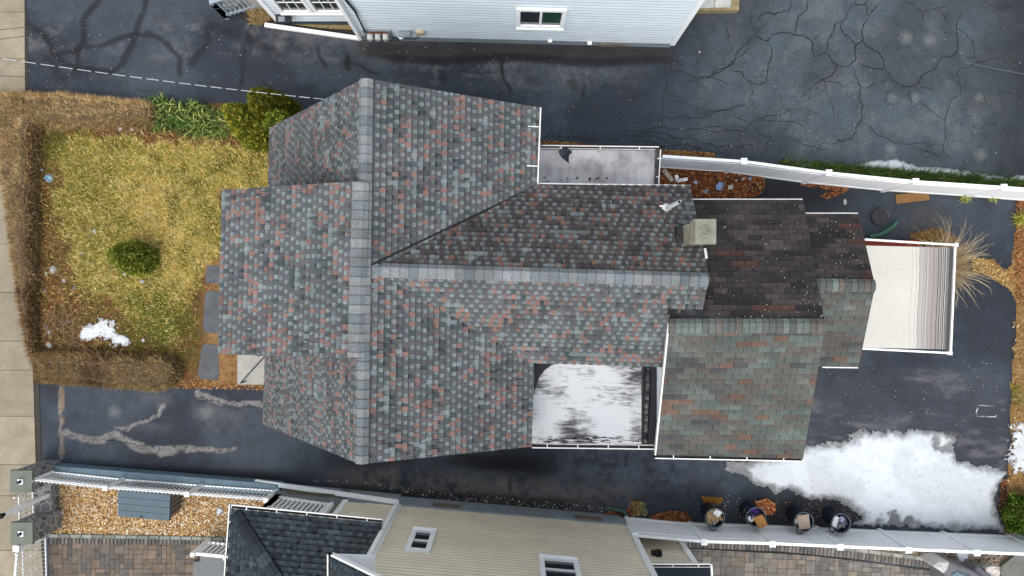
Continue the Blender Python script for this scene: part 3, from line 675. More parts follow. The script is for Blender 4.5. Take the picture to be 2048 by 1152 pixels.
# rear wing
NW = (.74, .7, .68)
mb = MB(); DK = S(84, 84, 86); deck(fWN, [(745, 530), (1076, 371), (1380, 372), (1411, 520), (1417, 560)], mb, .1, DK); deck(fWS, [(745, 540), (1417, 560), (1405, 618), (1336, 618), (1331, 733), (1066, 725)], mb, .1, DK)
wroof = part("wing_roof", mb, M['attr'])
DIRT = dict(light=[S(118, 126, 126), S(108, 115, 115), S(99, 105, 105)], mid=[S(76, 73, 74), S(70, 67, 68), S(82, 77, 76)], red=[S(116, 90, 81), S(108, 85, 77)], dark=[S(70, 68, 70)])
mb = MB(); lay_arch(mb, fWN, [pWN], pal=DIRT, red=.14); part("shingles", mb, M['shingle'], wroof)
mb = MB(); lay_arch(mb, fWS, [[(745, 541), (1342, 558), (1331, 733), (1066, 725)], [(1342, 558), (1417, 560), (1405, 618), (1337, 618)]]); part("shingles", mb, M['shingle'], wroof)
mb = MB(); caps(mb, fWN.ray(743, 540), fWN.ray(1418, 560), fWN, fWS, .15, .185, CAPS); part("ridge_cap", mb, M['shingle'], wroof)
mb = MB()
va, vb = fR.ray(744, 530), fR.ray(1076, 371); mb.bar(va+Vector((0, 0, .035)), vb+Vector((0, 0, .035)), .035, .03); part("valley_flashing", mb, M['dark'], wroof)
# rear block, older three-tab shingles
fGN = Face((1335, 652, 5.8), (1650, 652, 5.8), (1500, 402, 4.65)); fGS = Face((1335, 652, 5.8), (1650, 652, 5.8), (1455, 913, 4.65))
pGN = [(1336, 652), (1384, 400), (1606, 400), (1650.5, 652)]; pGS = [(1336, 652), (1650.5, 652), (1606, 917), (1310, 909)]
TAB = [S(96, 97, 92), S(98, 103, 98), S(90, 97, 92), S(96, 106, 101), S(112, 91, 81), S(82, 83, 84), S(97, 92, 88)]; TW = [4, 3, 3, 2.2, 1.5, 1.6, 4]
TABN = [S(64, 60, 60), S(56, 53, 54), S(72, 66, 65), S(80, 60, 55), S(50, 48, 50)]; TWN = [4, 4, 3, .8, 2]
mb = MB(); deck(fGN, pGN, mb); deck(fGS, pGS, mb)
groof = part("annex_roof", mb, M['attr'])
mb = MB(); lay_tab(mb, fGN, [pGN], cols=TABN, wts=TWN, base=(.012, .011, .011)); part("shingles", mb, M['shingle'], groof)
mb = MB(); lay_tab(mb, fGS, [pGS], cols=TAB, wts=TW, base=(.03, .03, .03)); part("shingles", mb, M['shingle'], groof)
mb = MB(); caps(mb, fGS.ray(1336, 652)+Vector((0, 0, .0)), fGS.ray(1650, 652), fGN, fGS, .15, .14, [S(104, 113, 109), S(98, 104, 102), S(106, 102, 97), S(90, 94, 93), S(104, 112, 107)]); part("ridge_cap", mb, M['shingle'], groof)
# lowest rear block
fBN = Face((1600, 569, 5.0), (1750, 572, 5.0), (1660, 428, 4.35)); fBS = Face((1600, 569, 5.0), (1750, 572, 5.0), (1680, 733, 4.35))
pBN = [(1598, 569), (1598, 428), (1717, 428), (1750, 572)]; pBS = [(1598, 569), (1750, 572), (1717, 734), (1598, 732)]
mb = MB(); deck(fBN, pBN, mb, .12); deck(fBS, pBS, mb, .12)
broof = part("lower_annex_roof", mb, M['attr'])
mb = MB(); lay_tab(mb, fBN, [pBN], cols=TABN, wts=TWN, base=(.012, .011, .011)); part("shingles", mb, M['shingle'], broof)
mb = MB(); lay_tab(mb, fBS, [pBS], cols=TAB, wts=TW); part("shingles", mb, M['shingle'], broof)
mb = MB(); caps(mb, fBS.ray(1600, 569), fBS.ray(1750, 572), fBN, fBS, .14, .14, [S(112, 122, 118), S(104, 112, 110), S(110, 103, 98), S(94, 99, 98)]); part("ridge_cap", mb, M['shingle'], broof)
# tar flashing where wing meets rear block
def lump(pts, w_, h, m, name, parent):
    mb = MB()
    for a, b in zip(pts[:-1], pts[1:]):
        a, b = Vector(a), Vector(b); n = max(2, int((b-a).length/.06)); prev = None
        d = (b-a).normalized(); s = d.cross(Vector((0, 0, 1))).normalized()
        for i in range(n+1):
            c = a+(b-a)*(i/n); ws = w_*U(.8, 1.15)
            row = [c-s*ws/2-Vector((0, 0, .03)), c-s*ws*.2+Vector((0, 0, h*U(.6, 1.3))), c+s*ws*.2+Vector((0, 0, h*U(.6, 1.3))), c+s*ws/2-Vector((0, 0, .03))]
            if prev: 
                for k in range(3): mb.poly([prev[k], prev[k+1], row[k+1], row[k]])
            prev = row
    return part(name, mb, m, parent, True)
lump([P(1335, 620, 6.0), P(1372, 624, 5.98), P(1409, 626, 5.95)], .24, .08, M['tar'], "tar_flashing", wroof)
# walls under the roofs
def gable_wall(xs_y, prof, name="wall"):
    """prof: (x, z) section extruded in y between y0 and y1"""
    y0, y1 = xs_y; mb = MB(); n = len(prof)
    vs = [(x, y0, z) for x, z in prof]+[(x, y1, z) for x, z in prof]
    mb.mesh(vs, [tuple(range(n)), tuple(range(2*n-1, n-1, -1))]+[(i, n+i, n+(i+1) % n, (i+1) % n) for i in range(n)])
    return part(name, mb, M['siding_white'])
def gable_wall_x(x0, x1, prof):
    mb = MB(); n = len(prof)
    vs = [(x0, y, z) for y, z in prof]+[(x1, y, z) for y, z in prof]
    mb.mesh(vs, [tuple(range(n-1, -1, -1)), tuple(range(n, 2*n))]+[(i, (i+1) % n, n+(i+1) % n, n+i) for i in range(n)])
    return part("wall", mb, M['siding_white'])
gable_wall((-3.22, 3.86), [(.22, 0), (.22, 4.95), (-2.93, 6.38), (-5.9, 2.55), (-5.9, 0)])
gable_wall((-1.2, 1.95), [(-5.92, 2.0), (-5.92, 5.36), (-3.2, 6.3), (-3.2, 5.0)], "dormer_wall")
gable_wall_x(.15, 3.72, [(-1.5, 0), (-1.5, 5.05), (.22, 6.25), (2.0, 5.05), (2.0, 0)])
gable_wall_x(3.35, 6.3, [(-3.55, 0), (-3.55, 4.6), (-.82, 5.62), (1.75, 4.6), (1.75, 0)])
gable_wall_x(6.25, 7.75, [(-1.6, 0), (-1.6, 4.25), (.03, 4.83), (1.5, 4.25), (1.5, 0)])
for x, y in [(-5.2, 3.87), (-1.2, 3.87)]: pass
# flat roofs of the one-storey bays
def bay(poly, z, drop, name, m):
    mb = MB(); mb.prism(PS(poly, z)[::-1], 0, z-.06); part("wall", mb, M['siding_white'])
    mb = MB(); mb.prism(PS(poly, z)[::-1], z-.05, z); return part(name, mb, m)
fl = bay([(1040, 294), (1318, 297), (1314, 372), (1040, 366)], 3.0, .1, "flat_roof", M['greyroof'])
mb = MB(); mb.prism(PS([(1310, 297), (1318, 297), (1314, 372), (1308, 372)], 3.008)[::-1], 3.002, 3.02); mb.prism(PS([(1083, 294), (1310, 297), (1310, 301), (1083, 299)], 3.008)[::-1], 3.002, 3.016); part("edge_strip", mb, M['gutterdirt'], fl)
mb = MB()
for k in range(18): 
    a, b = U(1088, 1230), U(354, 364) if k < 14 else U(302, 355); p = P(a, b, 3.004); r = U(.015, .045)
    mb.poly([p+Vector((math.cos(t)*r*U(.5, 1.4), math.sin(t)*r*U(.4, 1), U(.002, .01))) for t in np.linspace(0, 5.6, 8)], S(84, 82, 66))
part("moss", mb, M['attr'], fl)["kind"] = "stuff"
fs = bay([(1050, 722), (1320, 722), (1316, 888), (1050, 888)], 4.2, .1, "flat_roof", M['whiteroof'])
mb = MB(); mb.poly([P(*q) for q in [(1068, 726, 4.208), (1068, 790, 4.208), (1073, 770, 4.208), (1080, 752, 4.208), (1090, 740, 4.208), (1104, 730, 4.208), (1118, 726, 4.208)]]); TP = mat("tar_paper", (.02, .022, .028), .7, noise=.3, nscale=5); part("tar_patch", mb, TP, fs); mb = MB()
mb.poly([P(1283, 726, 4.206), P(1283, 889, 4.206), P(1316, 889, 4.206), P(1316, 726, 4.206)])
part("tar_patch", mb, TP, fs)
lump([P(1296, 735, 4.22), P(1293, 800, 4.22), P(1290, 884, 4.22)], .2, .05, M['tar'], "tar_flashing", fs)
mb = MB()
for k in range(60):
    a = U(1070, 1280); p = P(a, U(874, 886), 4.206); L_ = U(.05, .35); mb.poly([p, p+Vector((L_, U(-.02, .01), 0)), p+Vector((L_*.6, .03*R(), 0))], (.03, .03, .035))
part("paint_gap", mb, M['attr'], fs)["kind"] = "stuff"
# gutters
gutter(HOUSE, P(1072.5, 215, 5.02), P(1066.5, 372, 5.02), (1, .02, 0), .95, .11, long_straps=True)
gutter(HOUSE, P(1078, 375, 4.98), P(1381, 379, 4.98), (0, 1, 0), .75, .1, long_straps=True)
gutter(HOUSE, P(1083, 297, 3.02), P(1318, 300, 3.02), (0, 1, 0), .85, .09)
gutter(HOUSE, P(1315, 299, 3.02), P(1311, 372, 3.02), (1, 0, 0), .6, .09)
gutter(HOUSE, P(1064, 887, 4.2), P(1308, 890, 4.2), (0, -1, 0), .8, .11)
gutter(HOUSE, P(1310, 908, 4.62), P(1604, 914, 4.62), (0, -1, 0), .75, .11)
gutter(HOUSE, P(1384, 407, 4.6), P(1605, 407, 4.6), (0, 1, 0), .75, .11)
gutter(HOUSE, P(1609, 434, 4.32), P(1716, 434, 4.32), (0, 1, 0), .6, .1)
gutter(HOUSE, P(1645, 727, 4.32), P(1716, 728, 4.32), (0, -1, 0), .6, .1)
mb = MB(); up = Vector((0, 0, .02))
mb.bar(fGS.ray(1336, 654)+up, fGS.ray(1310, 909)+up, .03, .05); mb.bar(fGN.ray(1333, 622)+up, fGS.ray(1336, 654)+up, .03, .05); part("rake_trim", mb, M['whitemetal'], groof)
mb = MB(); mb.bar(fWN.ray(1409, 498)+up, fWN.ray(1412, 516)+up, .05, .04); part("rake_trim", mb, M['whitemetal'], wroof)
# chimney
x0, x1, y0, y1 = 3.47, 3.91, .83, 1.33
mb = MB(); mb.box(x0+.05, x1-.05, y0+.05, y1-.05, 5.2, 6.9); mb.box(x0+.02, x1-.02, y0+.02, y1-.02, 6.62, 6.78)
ch = part("chimney", mb, M['stucco'])
mb = MB(); mb.hexa([(x0, y0, 6.9), (x1, y0, 6.9), (x1, y1, 6.9), (x0, y1, 6.9)], [(x0+.02, y0+.02, 7.0), (x1-.02, y0+.02, 7.0), (x1-.02, y1-.02, 7.0), (x0+.02, y1-.02, 7.0)])
mb.lathe([(.1, 0), (.1, .03), (.075, .035), (.07, 0)], (3.66, 1.08, 6.998), 20); part("chimney_cap", mb, M['capconc'], ch)
mb = MB(); mb.box(x0-.08, x0+.1, y0-.04, y1-.06, 5.3, 5.98); part("base_flashing", mb, M['tar'], ch)
# vent pipe
a, b = fWN.ray(1333, 417), P(1359, 408, 6.35); b = Vector((a.x, a.y, 6.55)); mb = MB(); mb.tube([a-Vector((0, 0, .1)), b], .042, 14, cap=False); mb.tube([b, a], .034, 14, cap=False)
vp = part("vent_pipe", mb, M['pvc'], smooth=True)
mb = MB(); mb.lathe([(.11, .0), (.085, .04), (.05, .09)], tuple(a), 16); part("pipe_collar", mb, M['pvc'], vp, True)
mb = MB(); mb.lathe([(.0, 0), (.034, 0)], tuple(b-Vector((0, 0, .12))), 14); part("pipe_mouth", mb, M['dark'], vp)
mb = MB(); mb.bar(a+Vector((-.16, .05, .05)), a+Vector((.0, .03, .06)), .03, .02); part("pipe_strap", mb, M['pvc'], vp)
# shingle scrap on the bay roof is a thing of its own
def flat_piece(name, label, cat, poly, z, th, m, col=(1, 1, 1), bend=0):
    mb = MB(); pts = PS(poly, z); c = sum(pts, Vector((0, 0, 0)))/len(pts); mb.prism(pts if ccw([(p.x, p.y) for p in pts])[0] == (pts[0].x, pts[0].y) else pts[::-1], z, z+th, col)
    return mb.build(name, m, label=label, cat=cat)
sc = thing("shingle_scrap", "torn charcoal shingle piece lying on the grey flat roof", "shingle", P(1131, 308, 3.01))
mb = MB(); mb.poly(PS([(1116, 303), (1130, 292.5), (1137, 303), (1123, 314)], 3.03)[::-1], S(62, 70, 78)); mb.poly(PS([(1130, 292.5), (1145, 304), (1138, 311), (1137, 326), (1123, 314), (1137, 303)], 3.04)[::-1], S(44, 50, 58)); mb.bar(P(1130, 292.5, 3.045), P(1138, 326, 3.045), .01, .012, S(26, 30, 36))
mb.build("shingle_sheet", M['attr'], sc)
# awning on the rear wall
aw = part("awning", (lambda m_: (m_.bar(Vector((7.85, 1.42, 2.92)), Vector((7.85, -1.95, 2.92)), .12, .14), m_)[1])(MB()), M['whitemetal'])
mb = MB(); A0, A1, B0, B1 = P(1729, 491, 2.86), P(1907, 495, 2.4), P(1723, 695, 2.86), P(1898, 699, 2.4)
W_ = S(207, 205, 196); G1 = S(174, 167, 161); G2 = S(128, 124, 124); G3 = S(90, 88, 90); G4 = S(206, 198, 196)
stp = [(0, W_), (.56, S(198, 197, 190)), (.565, W_), (.61, S(196, 194, 188)), (.616, W_), (.645, S(160, 158, 155)), (.652, S(206, 203, 196)), (.67, G4), (.685, S(212, 209, 203)), (.695, S(170, 166, 163)), (.703, G4), (.718, S(190, 183, 179)), (.73, S(150, 144, 143)), (.738, W_), (.745, S(192, 184, 180)), (.765, G1), (.78, S(206, 200, 196)), (.786, S(182, 172, 168)), (.80, G1), (.815, S(150, 146, 146)), (.822, S(186, 177, 173)), (.84, G1), (.852, S(184, 174, 170)), (.862, G3), (.87, G1), (.892, G2), (.90, G3), (.906, W_), (.912, G2), (.925, S(206, 202, 200)), (.93, G1), (.938, G3), (.945, G2), (.952, W_), (.958, G2), (.972, S(150, 148, 147)), (.98, G2), (.99, G3), (1, None)]
stp = [(a_, c_ if c_ is None or c_ == W_ else tuple(k_*.72 for k_ in c_)) for a_, c_ in stp]
stp = [(t*.97 if t > .5 else t, c) for t, c in stp[:-1]]+[(1, None)]
for (t0, c), (t1, _) in zip(stp[:-1], stp[1:]):
    ns = 24
    for j in range(ns):
        s0, s1 = j/ns, (j+1)/ns
        f = lambda t, s: (A0+(A1-A0)*t)*(1-s)+(B0+(B1-B0)*t)*s+Vector((0, 0, -.05*math.sin(math.pi*t)*(.6+.4*math.cos(9*s))))+(Vector((.005*math.sin(s*37+t*40), 0, 0)) if .5 < t < .99 else Vector((0, 0, 0)))
        mb.poly([f(t0, s0), f(t0, s1), f(t1, s1), f(t1, s0)], c)
part("fabric", mb, mat("awning_canvas", attr=True, rough=.8, noise=.04, nscale=3, fine=.03), aw)
mb = MB(); mb.bar(A1+Vector((.03, .03, 0)), B1+Vector((.03, -.03, 0)), .045, .08); part("front_bar", mb, M['whitemetal'], aw)
for p, q in ((P(1729, 479, 2.8), P(1911, 490, 2.36)), (P(1722, 697, 2.8), P(1899, 706, 2.36))):
    mb = MB(); mb.bar(p, q, .05, .05); mb.box(q.x-.04, q.x+.04, q.y-.05, q.y+.05, q.z-.08, q.z+.06); part("arm", mb, M['whitemetal'], aw)
mb = MB()
for k in range(17): mb.box(7.85+.235*k, 7.85+.235*k+.228, -1.5, 1.38, .2, .26)
mb.box(7.85, 11.6, -1.45, 1.34, 0, .19); part("deck", mb, M['redwood'])
# concrete entry step and the rail that crosses it
st_ = MB(); st_.prism(PS([(478, 709), (560, 709), (560, 768), (478, 768)], .0)[::-1], 0, .12); st_.prism(PS([(509, 712), (560, 712), (560, 731), (509, 731)], .2)[::-1], .12, .24)
part("entry_step", st_, M['concrete'])
st_ = MB(); a, b = P(481, 766, .5), P(531, 711, .5); st_.bar(a, b, .03, .03); st_.bar(Vector((a.x, a.y, .1)), a, .03, .03); st_.bar(Vector((b.x, b.y, .2)), b, .03, .03); part("step_rail", st_, M['dark'])
# ---------------------------------------------------------------- lap siding walls, windows
def siding(parent, p, q, z0, z1, out, m, course=.17, name="siding", col=None):
    """lapped boards between ground points p and q, facing out"""
    p, q = Vector((p[0], p[1], 0)), Vector((q[0], q[1], 0)); o = Vector(out).normalized(); mb = MB(); z = z0
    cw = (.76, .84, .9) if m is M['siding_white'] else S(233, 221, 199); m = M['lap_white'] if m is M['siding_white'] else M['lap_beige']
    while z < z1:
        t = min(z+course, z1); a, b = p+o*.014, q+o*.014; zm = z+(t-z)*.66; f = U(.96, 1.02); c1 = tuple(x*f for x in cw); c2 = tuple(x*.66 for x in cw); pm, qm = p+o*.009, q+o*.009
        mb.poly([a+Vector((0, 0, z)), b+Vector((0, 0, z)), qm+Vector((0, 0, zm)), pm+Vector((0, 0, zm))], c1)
        mb.poly([pm+Vector((0, 0, zm)), qm+Vector((0, 0, zm)), q+o*.003+Vector((0, 0, t)), p+o*.003+Vector((0, 0, t))], c2)     # shade of the lap above, painted into the board colour
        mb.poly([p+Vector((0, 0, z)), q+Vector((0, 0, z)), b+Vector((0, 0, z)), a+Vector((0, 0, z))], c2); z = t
    return mb.build(name, m, parent)
def on_wall(px, py, p, q):
    """the point of the vertical plane through p, q seen at a pixel"""
    n = Vector((-(q.y-p.y), q.x-p.x, 0)).normalized(); C = Vector((0, 0, H)); d = P(px, py, 0)-C
    t = (Vector((p.x, p.y, 0))-Vector((0, 0, 0))).dot(n)/d.dot(n); return C+d*t
def window(parent, c0, c1, out, trim=.09, mg=None, split='h', grid=0, slide=None):
    """c0 lower corner, c1 opposite upper corner on the wall plane"""
    o = Vector(out).normalized(); a = Vector((c0.x, c0.y, 0)); b = Vector((c1.x, c1.y, 0)); e = (b-a).normalized(); z0, z1 = c0.z, c1.z; up = Vector((0, 0, 1)); W = (b-a).length
    pt = lambda u, z, d: a+e*u+up*z+o*d
    f = MB()
    for u0, u1, y0, y1 in ((-trim, 0, z0-trim, z1+trim), (W, W+trim, z0-trim, z1+trim), (0, W, z0-trim, z0), (0, W, z1, z1+trim)):
        f.hexa([pt(u0, y0, 0), pt(u1, y0, 0), pt(u1, y0, .07), pt(u0, y0, .07)], [pt(u0, y1, 0), pt(u1, y1, 0), pt(u1, y1, .07), pt(u0, y1, .07)])
    if split == 'h': f.hexa([pt(0, (z0+z1)/2-.025, .01), pt(W, (z0+z1)/2-.025, .01), pt(W, (z0+z1)/2-.025, .05), pt(0, (z0+z1)/2-.025, .05)], [pt(0, (z0+z1)/2+.025, .01), pt(W, (z0+z1)/2+.025, .01), pt(W, (z0+z1)/2+.025, .05), pt(0, (z0+z1)/2+.025, .05)])
    else: f.hexa([pt(W/2-.03, z0, .01), pt(W/2+.03, z0, .01), pt(W/2+.03, z0, .06), pt(W/2-.03, z0, .06)], [pt(W/2-.03, z1, .01), pt(W/2+.03, z1, .01), pt(W/2+.03, z1, .06), pt(W/2-.03, z1, .06)])
    for k in range(1, grid): f.bar(pt(W*k/grid, z0, .025), pt(W*k/grid, z1, .025), .02, .02); f.bar(pt(0, z0+(z1-z0)*k/grid, .025), pt(W, z0+(z1-z0)*k/grid, .025), .02, .02)
    wd = f.build("window", M['white'], parent)
    halves = [(0, W/2), (W/2, W)] if split != 'h' else [(0, W)]
    for k, (u0, u1) in enumerate(halves):
        pn = MB(); pn.poly([pt(u0, z0, .012), pt(u1, z0, .012), pt(u1, z1, .012), pt(u0, z1, .012)])
        pn.build("pane", mg[k] if mg else M['glass'], wd)
    s = MB(); s.hexa([pt(-trim, z0-trim-.03, 0), pt(W+trim, z0-trim-.03, 0), pt(W+trim, z0-trim-.03, .11), pt(-trim, z0-trim-.03, .11)], [pt(-trim, z0-trim, 0), pt(W+trim, z0-trim, 0), pt(W+trim, z0-trim, .11), pt(-trim, z0-trim, .11)])
    s.build("sill", M['white'], wd); return wd

# ---------------------------------------------------------------- white neighbour house along the upper edge
def north_house():
    h = thing("neighbour_house", "white house with lap siding and a sliding window beside the wide asphalt driveway", "house", (0, 8, 0))
    p, q = P(724, 79, 0), P(1340, 95, 0); out = (0, -1, 0); d = 9
    mb = MB(); mb.prism([(q.x, q.y), (q.x, q.y+d), (p.x, p.y+d), (p.x, p.y)], 0, .3); mb.build("foundation", M['foundation'], h)
    mb = MB(); mb.prism([(q.x, q.y+.03), (q.x, q.y+d), (p.x, p.y+d), (p.x, p.y+.03)], .3, 6.2); mb.build("wall", M['siding_white'], h)
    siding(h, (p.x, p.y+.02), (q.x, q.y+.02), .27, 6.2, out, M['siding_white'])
    mb = MB()
    for c in (p, q): mb = MB(); mb.box(c.x-.07, c.x+.07, c.y-.04, c.y+.09, .27, 6.2); mb.build("corner_board", M['white'], h)
    y0 = p.y-.35; ym = p.y+d/2; mb = MB()
    for s in (1, -1):
        ya, za, yb, zb = (y0, 6.5, ym, 8.6) if s > 0 else (p.y+d+.35, 6.5, ym, 8.6)
        mb.hexa([(p.x-.3, ya, za-.12), (q.x+.3, ya, za-.12), (q.x+.3, yb, zb-.12), (p.x-.3, yb, zb-.12)], [(p.x-.3, ya, za), (q.x+.3, ya, za), (q.x+.3, yb, zb), (p.x-.3, yb, zb)], S(84, 88, 92))
    mb.build("roof", M['shingle'], h)
    window(h, on_wall(1040, 47.5, p, q), on_wall(1125, 20, p, q), out, .11, [M['glass'], M['greenglass']], 'v')
    # electric meters on their board
    a = on_wall(762, 62, p, q); mb = MB(); mb.box(a.x-.5, a.x+.28, a.y-.06, a.y, a.z-.28, a.z+.12)
    mbd = mb.build("meter_board", M['foundation'], h)
    for k in range(3):
        mb = MB(); c = Vector((a.x-.32+.22*k, a.y-.06, a.z-.06)); mb.tube([c, c+Vector((0, -.17, 0))], .085, 14, S(205, 208, 206)); mb.tube([c+Vector((0, -.17, 0)), c+Vector((0, -.2, 0))], .06, 14, S(150, 160, 160)); mb.build("meter", M['attr'], mbd)
    mb = MB(); mb.box(a.x-.38, a.x+.2, a.y-.1, a.y-.06, a.z+.06, a.z+.13); mb.build("rusty_strip", mat("rusty_metal", S(112, 62, 44), .9, noise=.4), mbd)
    mb = MB(); mb.tube([(a.x+.5, a.y-.1, a.z+.05), (a.x+.85, a.y-.1, a.z+.05)], .1, 10); mb.build("junction_box", M['foundation'], h)
    mb = MB(); mb.box(a.x+1.0, a.x+1.22, a.y-.12, a.y, a.z-.05, a.z+.15); mb.build("junction_box", mat("tan_box", S(190, 180, 150), .7), h)
    mb = MB(); mb.lathe([(.09, 0), (.06, .01), (.06, .05), (.09, .06)], (a.x+.52, a.y-.05, a.z-.25), 12); mb.build("dish_vent", M['white'], h)
    mb = MB(); mb.tube([(p.x+.25, p.y-.05, 6), (p.x+.22, p.y-.06, 3), (p.x+.3, p.y-.06, 2.2), (a.x-.42, a.y-.07, a.z+.15)], .035, 8)
    for k in range(5):
        x = a.x-.4+.17*k; mb.tube([(x, a.y-.08, a.z-.2), (x+.03, a.y-.14, a.z-.36), (x+.14, a.y-.1, a.z-.42), (x+.2, a.y-.06, a.z-.3)], .014, 6)
    mb.tube([(a.x+.3, a.y-.07, a.z-.38), (a.x+.9, a.y-.05, a.z-.5), (a.x+1.1, a.y-.05, a.z-.1)], .012, 6); mb.build("cable", M['black'], h)
    # downpipe on the corner and its long extension on the ground
    mb = MB(); mb.bar((p.x+.0, p.y-.06, 6.2), (p.x, p.y-.06, .2), .09, .07); mb.build("downspout", M['white'], h)
    # set back porch with windows
    pp, pq = P(560, 47, 0), P(712, 47, 0); mb = MB(); mb.prism([(pq.x, pq.y+.03), (pq.x, pq.y+6), (pp.x, pp.y+6), (pp.x, pp.y+.03)], .1, 3.3); mb.build("porch_wall", M['siding_white'], h)
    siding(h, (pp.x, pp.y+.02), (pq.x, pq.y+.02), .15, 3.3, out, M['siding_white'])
    mb = MB(); mb.prism([(pq.x, pp.y-.3), (pq.x, pq.y+6), (pp.x-.3, pp.y+6), (pp.x-.3, pp.y-.3)], 3.4, 3.55, S(84, 88, 92)); mb.build("porch_roof", M['shingle'], h)
    mb = MB(); mb.box(pp.x-.06, pp.x+.08, pp.y-.03, pp.y+.1, .1, 3.3); mb.build("corner_board", M['white'], h)
    for x0, x1 in ((566, 618), (634, 686)): window(h, on_wall(x0, 19, pp, pq), Vector((on_wall(x1, 19, pp, pq).x, pp.y, 2.6)), out, .1, None, 'h', 3)
    a = on_wall(568, 31, pp, pq); mb = MB(); mb.box(a.x-.2, a.x+.22, a.y-.25, a.y-.02, a.z-.03, a.z+.12); mb.build("letter_box", M['black'], h)
    mb = MB(); mb.box(a.x-.12, a.x+.06, a.y-.22, a.y-.08, a.z+.12, a.z+.13); mb.build("letter_flap", M['foundation'], h)
    # stair with grey railing
    mb = MB()
    for k in range(5): mb.prism(PS([(430+k*18, -60), (448+k*18, -60), (470+k*18, 22-k*1.2), (452+k*18, 24-k*1.2)])[::-1], 0, .18*(5-k) if k < 0 else .17*(k+1))
    mb.build("porch_step", M['concrete'], h)
    for A, B, zb, zt in ((P(425, -25, .0), P(455, 36, .0), 0, 1.0), (P(455, 36, .0), P(534, 12, .0), 0.1, 1.1)):
        mb = MB(); u = Vector((0, 0, 1)); A, B = A*1.0, B*1.0
        zb2 = zb+(.8 if A.y < B.y-9 else 0)
        mb.bar(A+u*(zb+.12), B+u*(zb+.12), .07, .07); mb.bar(A+u*zt, B+u*zt, .09, .07); n = int((B-A).length/.13)
        for k in range(n+1): c = A+(B-A)*(k/n); mb.bar(c+u*zb, c+u*zt, .045 if 0 < k < n else .1, .045 if 0 < k < n else .1)
        mb.build("railing", mat("grey_railing_paint", S(158, 172, 180), .6, noise=.1), h)
    # concrete landing with a cellar hatch at the far corner
    mb = MB(); mb.prism(PS([(1372, -60), (1476, -60), (1473, 26), (1366, 28)], .0)[::-1], 0, .22); mb.build("landing", mat("mossy_concrete", S(150, 138, 104), .9, noise=.35, nscale=5, fine=.2), h)
    mb = MB(); L_ = PS([(1380, -60), (1462, -60), (1460, 15), (1374, 17)], .25)
    mb.poly([Vector((L_[3].x, L_[3].y, .26)), Vector((L_[2].x, L_[2].y, .26)), Vector((L_[1].x, L_[1].y, .9)), Vector((L_[0].x, L_[0].y, .9))]); hd = mb.build("hatch_door", mat("chipped_white_boards", S(186, 190, 184), .8, noise=.3, nscale=4, fine=.1), h)
    mb = MB()
    for t in (.3, .62): a = L_[3].lerp(L_[2], t); b = L_[0].lerp(L_[1], t); mb.bar(Vector((a.x, a.y, .272)), Vector((b.x, b.y, .912)), .02, .012)
    mb.bar(Vector((L_[3].x, L_[3].y+.25, .31)), Vector((L_[2].x, L_[2].y+.2, .31)), .03, .014); mb.build("board_gap", M['wood'], hd)
    for x, y in ((1100, 79), (1179, 84)):
        a = on_wall(x, y, p, q); mb = MB(); mb.box(a.x-.06, a.x+.06, a.y-.08, a.y, a.z-.03, a.z+.03); mb.build("hose_tap", M['white'], h)
    mb = MB(); a = P(1225, 91, .1); mb.box(a.x-.4, a.x+.4, a.y-.012, a.y+.05, .02, .2); mb.build("vent_grille", M['wood'], h)
north_house()
mb = MB(); mb.bar(P(530, 50, .05), P(719, 77, .05), .11, .09); mb.build("downspout_extension", M['white'], label="white downspout extension lying on asphalt from the white house corner", cat="drainpipe")
# bed of dry leaves and soil by that porch
mb = MB(); mb.poly(PS([(470, 30), (560, 34), (566, 48), (712, 49), (716, 74), (560, 52), (500, 46)], .006)[::-1], S(52, 46, 42)); mb.poly(PS([(585, 48.5), (709, 50), (714, 60), (640, 56)], .012)[::-1], S(140, 124, 88)); mb.build("planting_bed", M['soil'], kind="structure")
p = scatter(px_to_g([(495, 22), (560, 26), (540, 40), (522, 52), (505, 48)]), 900)
pl = thing("dead_plant", "dry tan dead shrub at the foot of the white porch steps", "shrub", P(520, 38)); blades("stems", p, .02, rng.uniform(.1, .28, 900), rng.uniform(.01, .025, 900), rng.uniform(.3, .9, 900), shade_rand([S(186, 160, 110), S(150, 120, 76), S(206, 186, 140)], 900), M['leaf'], pl)

